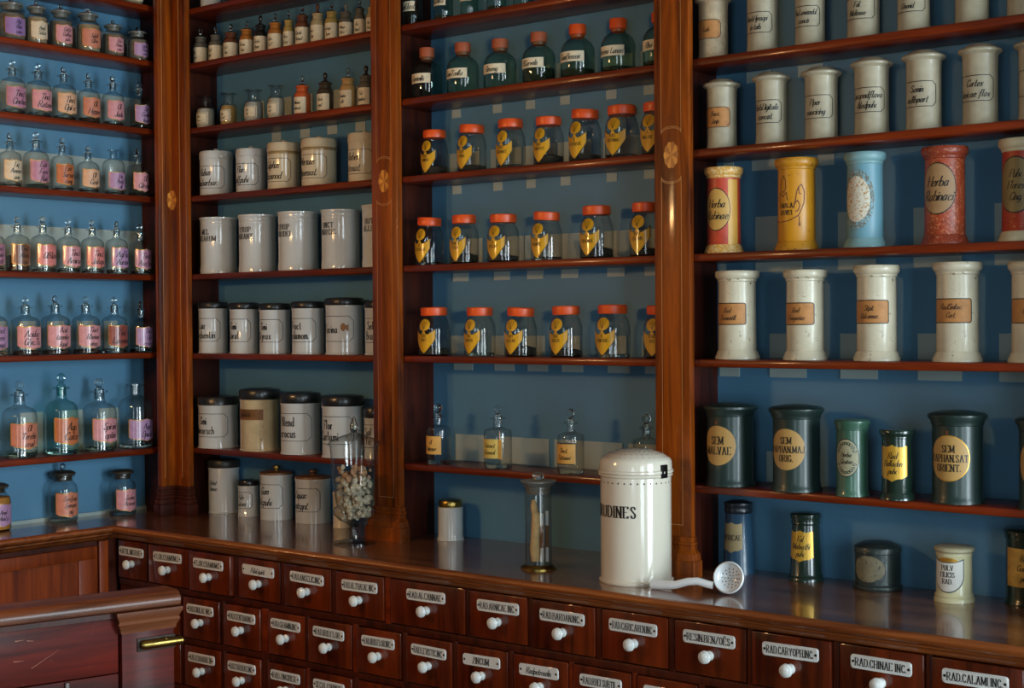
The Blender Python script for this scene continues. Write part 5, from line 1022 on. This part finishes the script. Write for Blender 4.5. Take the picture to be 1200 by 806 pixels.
MB().lathe([(0, 0)] + P + [(0, .85*h)], 34).build('body', M_BGREEN, o); MB().lathe([(r*.78, .82*h), (r*.84, .84*h), (r*.80, .88*h), (r*.88, .93*h), (r*.88, .97*h), (r*.8, .985*h), (0, h)], 34).build('lid', M_BGREEN, o)
shield(o, [(r*.95, 0), (r*.90, .11*h), (r*.78, .82*h), (r*.78, h)], .52*h, r*.78, .23*h, M_GLAB, ['Fol', 'Malvathi', 'pulv.'], size=.085*h, gold=False)
o, r, h = V('C4', 2, 'round_tin', 'low wide dark tin with worn lid and faded round label', 'tin')
M_OLDT = plain('worn_dark_tin', (44, 54, 52), .4, .2, .1, var=.2, scale=14, spots=(104, 100, 84), spot_amt=.63)
P = [(r*.98, 0), (r*1.0, .03*h), (r*.99, .08*h), (r*.93, .11*h), (r*.93, .78*h)]
MB().lathe([(0, 0)] + P + [(0, .8*h)], 38).build('body', M_OLDT, o); MB().lathe([(r*.94, .75*h), (r*.96, .76*h), (r*.96, .86*h), (r*.93, .885*h), (r*.6, .96*h), (0, h)], 38).build('lid', M_OLDT, o)
oval(o, [(r*.93, 0), (r*.93, h)], .45*h, r*.72, .27*h, plain('faded_round_label', (120, 112, 88), .5, var=.2, scale=40, spots=(44, 54, 52), spot_amt=.56), None, 'serif', .1, None)
o, r, h = V('C4', 3, 'cream_tin', 'cream tin with white shield lettered PULV FILICIS RAD', 'tin')
M_CRT = plain('cream_tin_paint', (206, 200, 158), .34, 0, .3, var=.06, scale=8)
P = [(r, 0), (r, .05*h), (r*.95, .08*h), (r*.97, .11*h), (r*.88, .16*h), (r*.87, .80*h)]
MB().lathe([(0, 0)] + P + [(r*.9, .82*h), (r*.9, .85*h), (0, .85*h)], 36).build('body', M_CRT, o); MB().lathe([(r*.88, .84*h), (r*.88, .87*h), (r*.98, .90*h), (r*.99, .94*h), (r*.94, .96*h), (r*.8, .975*h), (0, .985*h)], 36).build('lid', plain('worn_cream_lid', (178, 170, 138), .4, var=.15, scale=18, spots=(110, 96, 74), spot_amt=.7), o)
P2 = [(r*.88, 0), (r*.87, h)]
sw, shh = r*.78, .30*h
tp = lambda k: (lambda u: k*shh*(.72 + .2*(abs(u)/sw)**2)); bt_ = lambda k: (lambda u: -k*shh*math.sqrt(max(0, 1-(u/(sw*1.02*k))**2)))
patch(tp(1.0), bt_(1.07), -sw*1.07, sw*1.07, cyl(P2, .0004, .50*h), plain('grey_blue_border', (70, 82, 86), .5), o, 'label_rim', n=28)
lb = patch(tp(.93), bt_(1), -sw, sw, cyl(P2, .0008, .50*h), plain('white_shield_paint', (214, 212, 204), .4, var=.03), o, n=28)
write(text_quads(['PULV', 'FILICIS', 'RAD.'], 'serif', .088*h, 1.35, maxw=sw*1.6), cyl(P2, .0013, .50*h), INKB, lb)
patch(lambda u: .05*h*math.sqrt(max(0, 1-(u/(r*.5))**2)), lambda u: -.03*h*math.sqrt(max(0, 1-(u/(r*.5))**2)), -r*.5, r*.5, cyl(P2, .0009, .745*h), M_GOLD, o, 'painted_bow')
o, r, h = V('C4', 4, 'green_tin', 'dark green tin with ochre label at counter\'s right edge', 'tin'); P = tin(o, r, h, M_BGREEN, 1.06, .88)
lb = patch(lambda u: .25*h, lambda u: -.25*h, -r*.85, r*.85, cyl(P, .0006, .50*h), plain('ochre_striped_label', (186, 140, 62), .5, var=.25, scale=50), o); write(text_quads(['Rad.', 'Gentian', 'pulv.'], 'script', .08*h, 1.6, maxw=r*1.4), cyl(P, .0011, .50*h), INKB, lb)
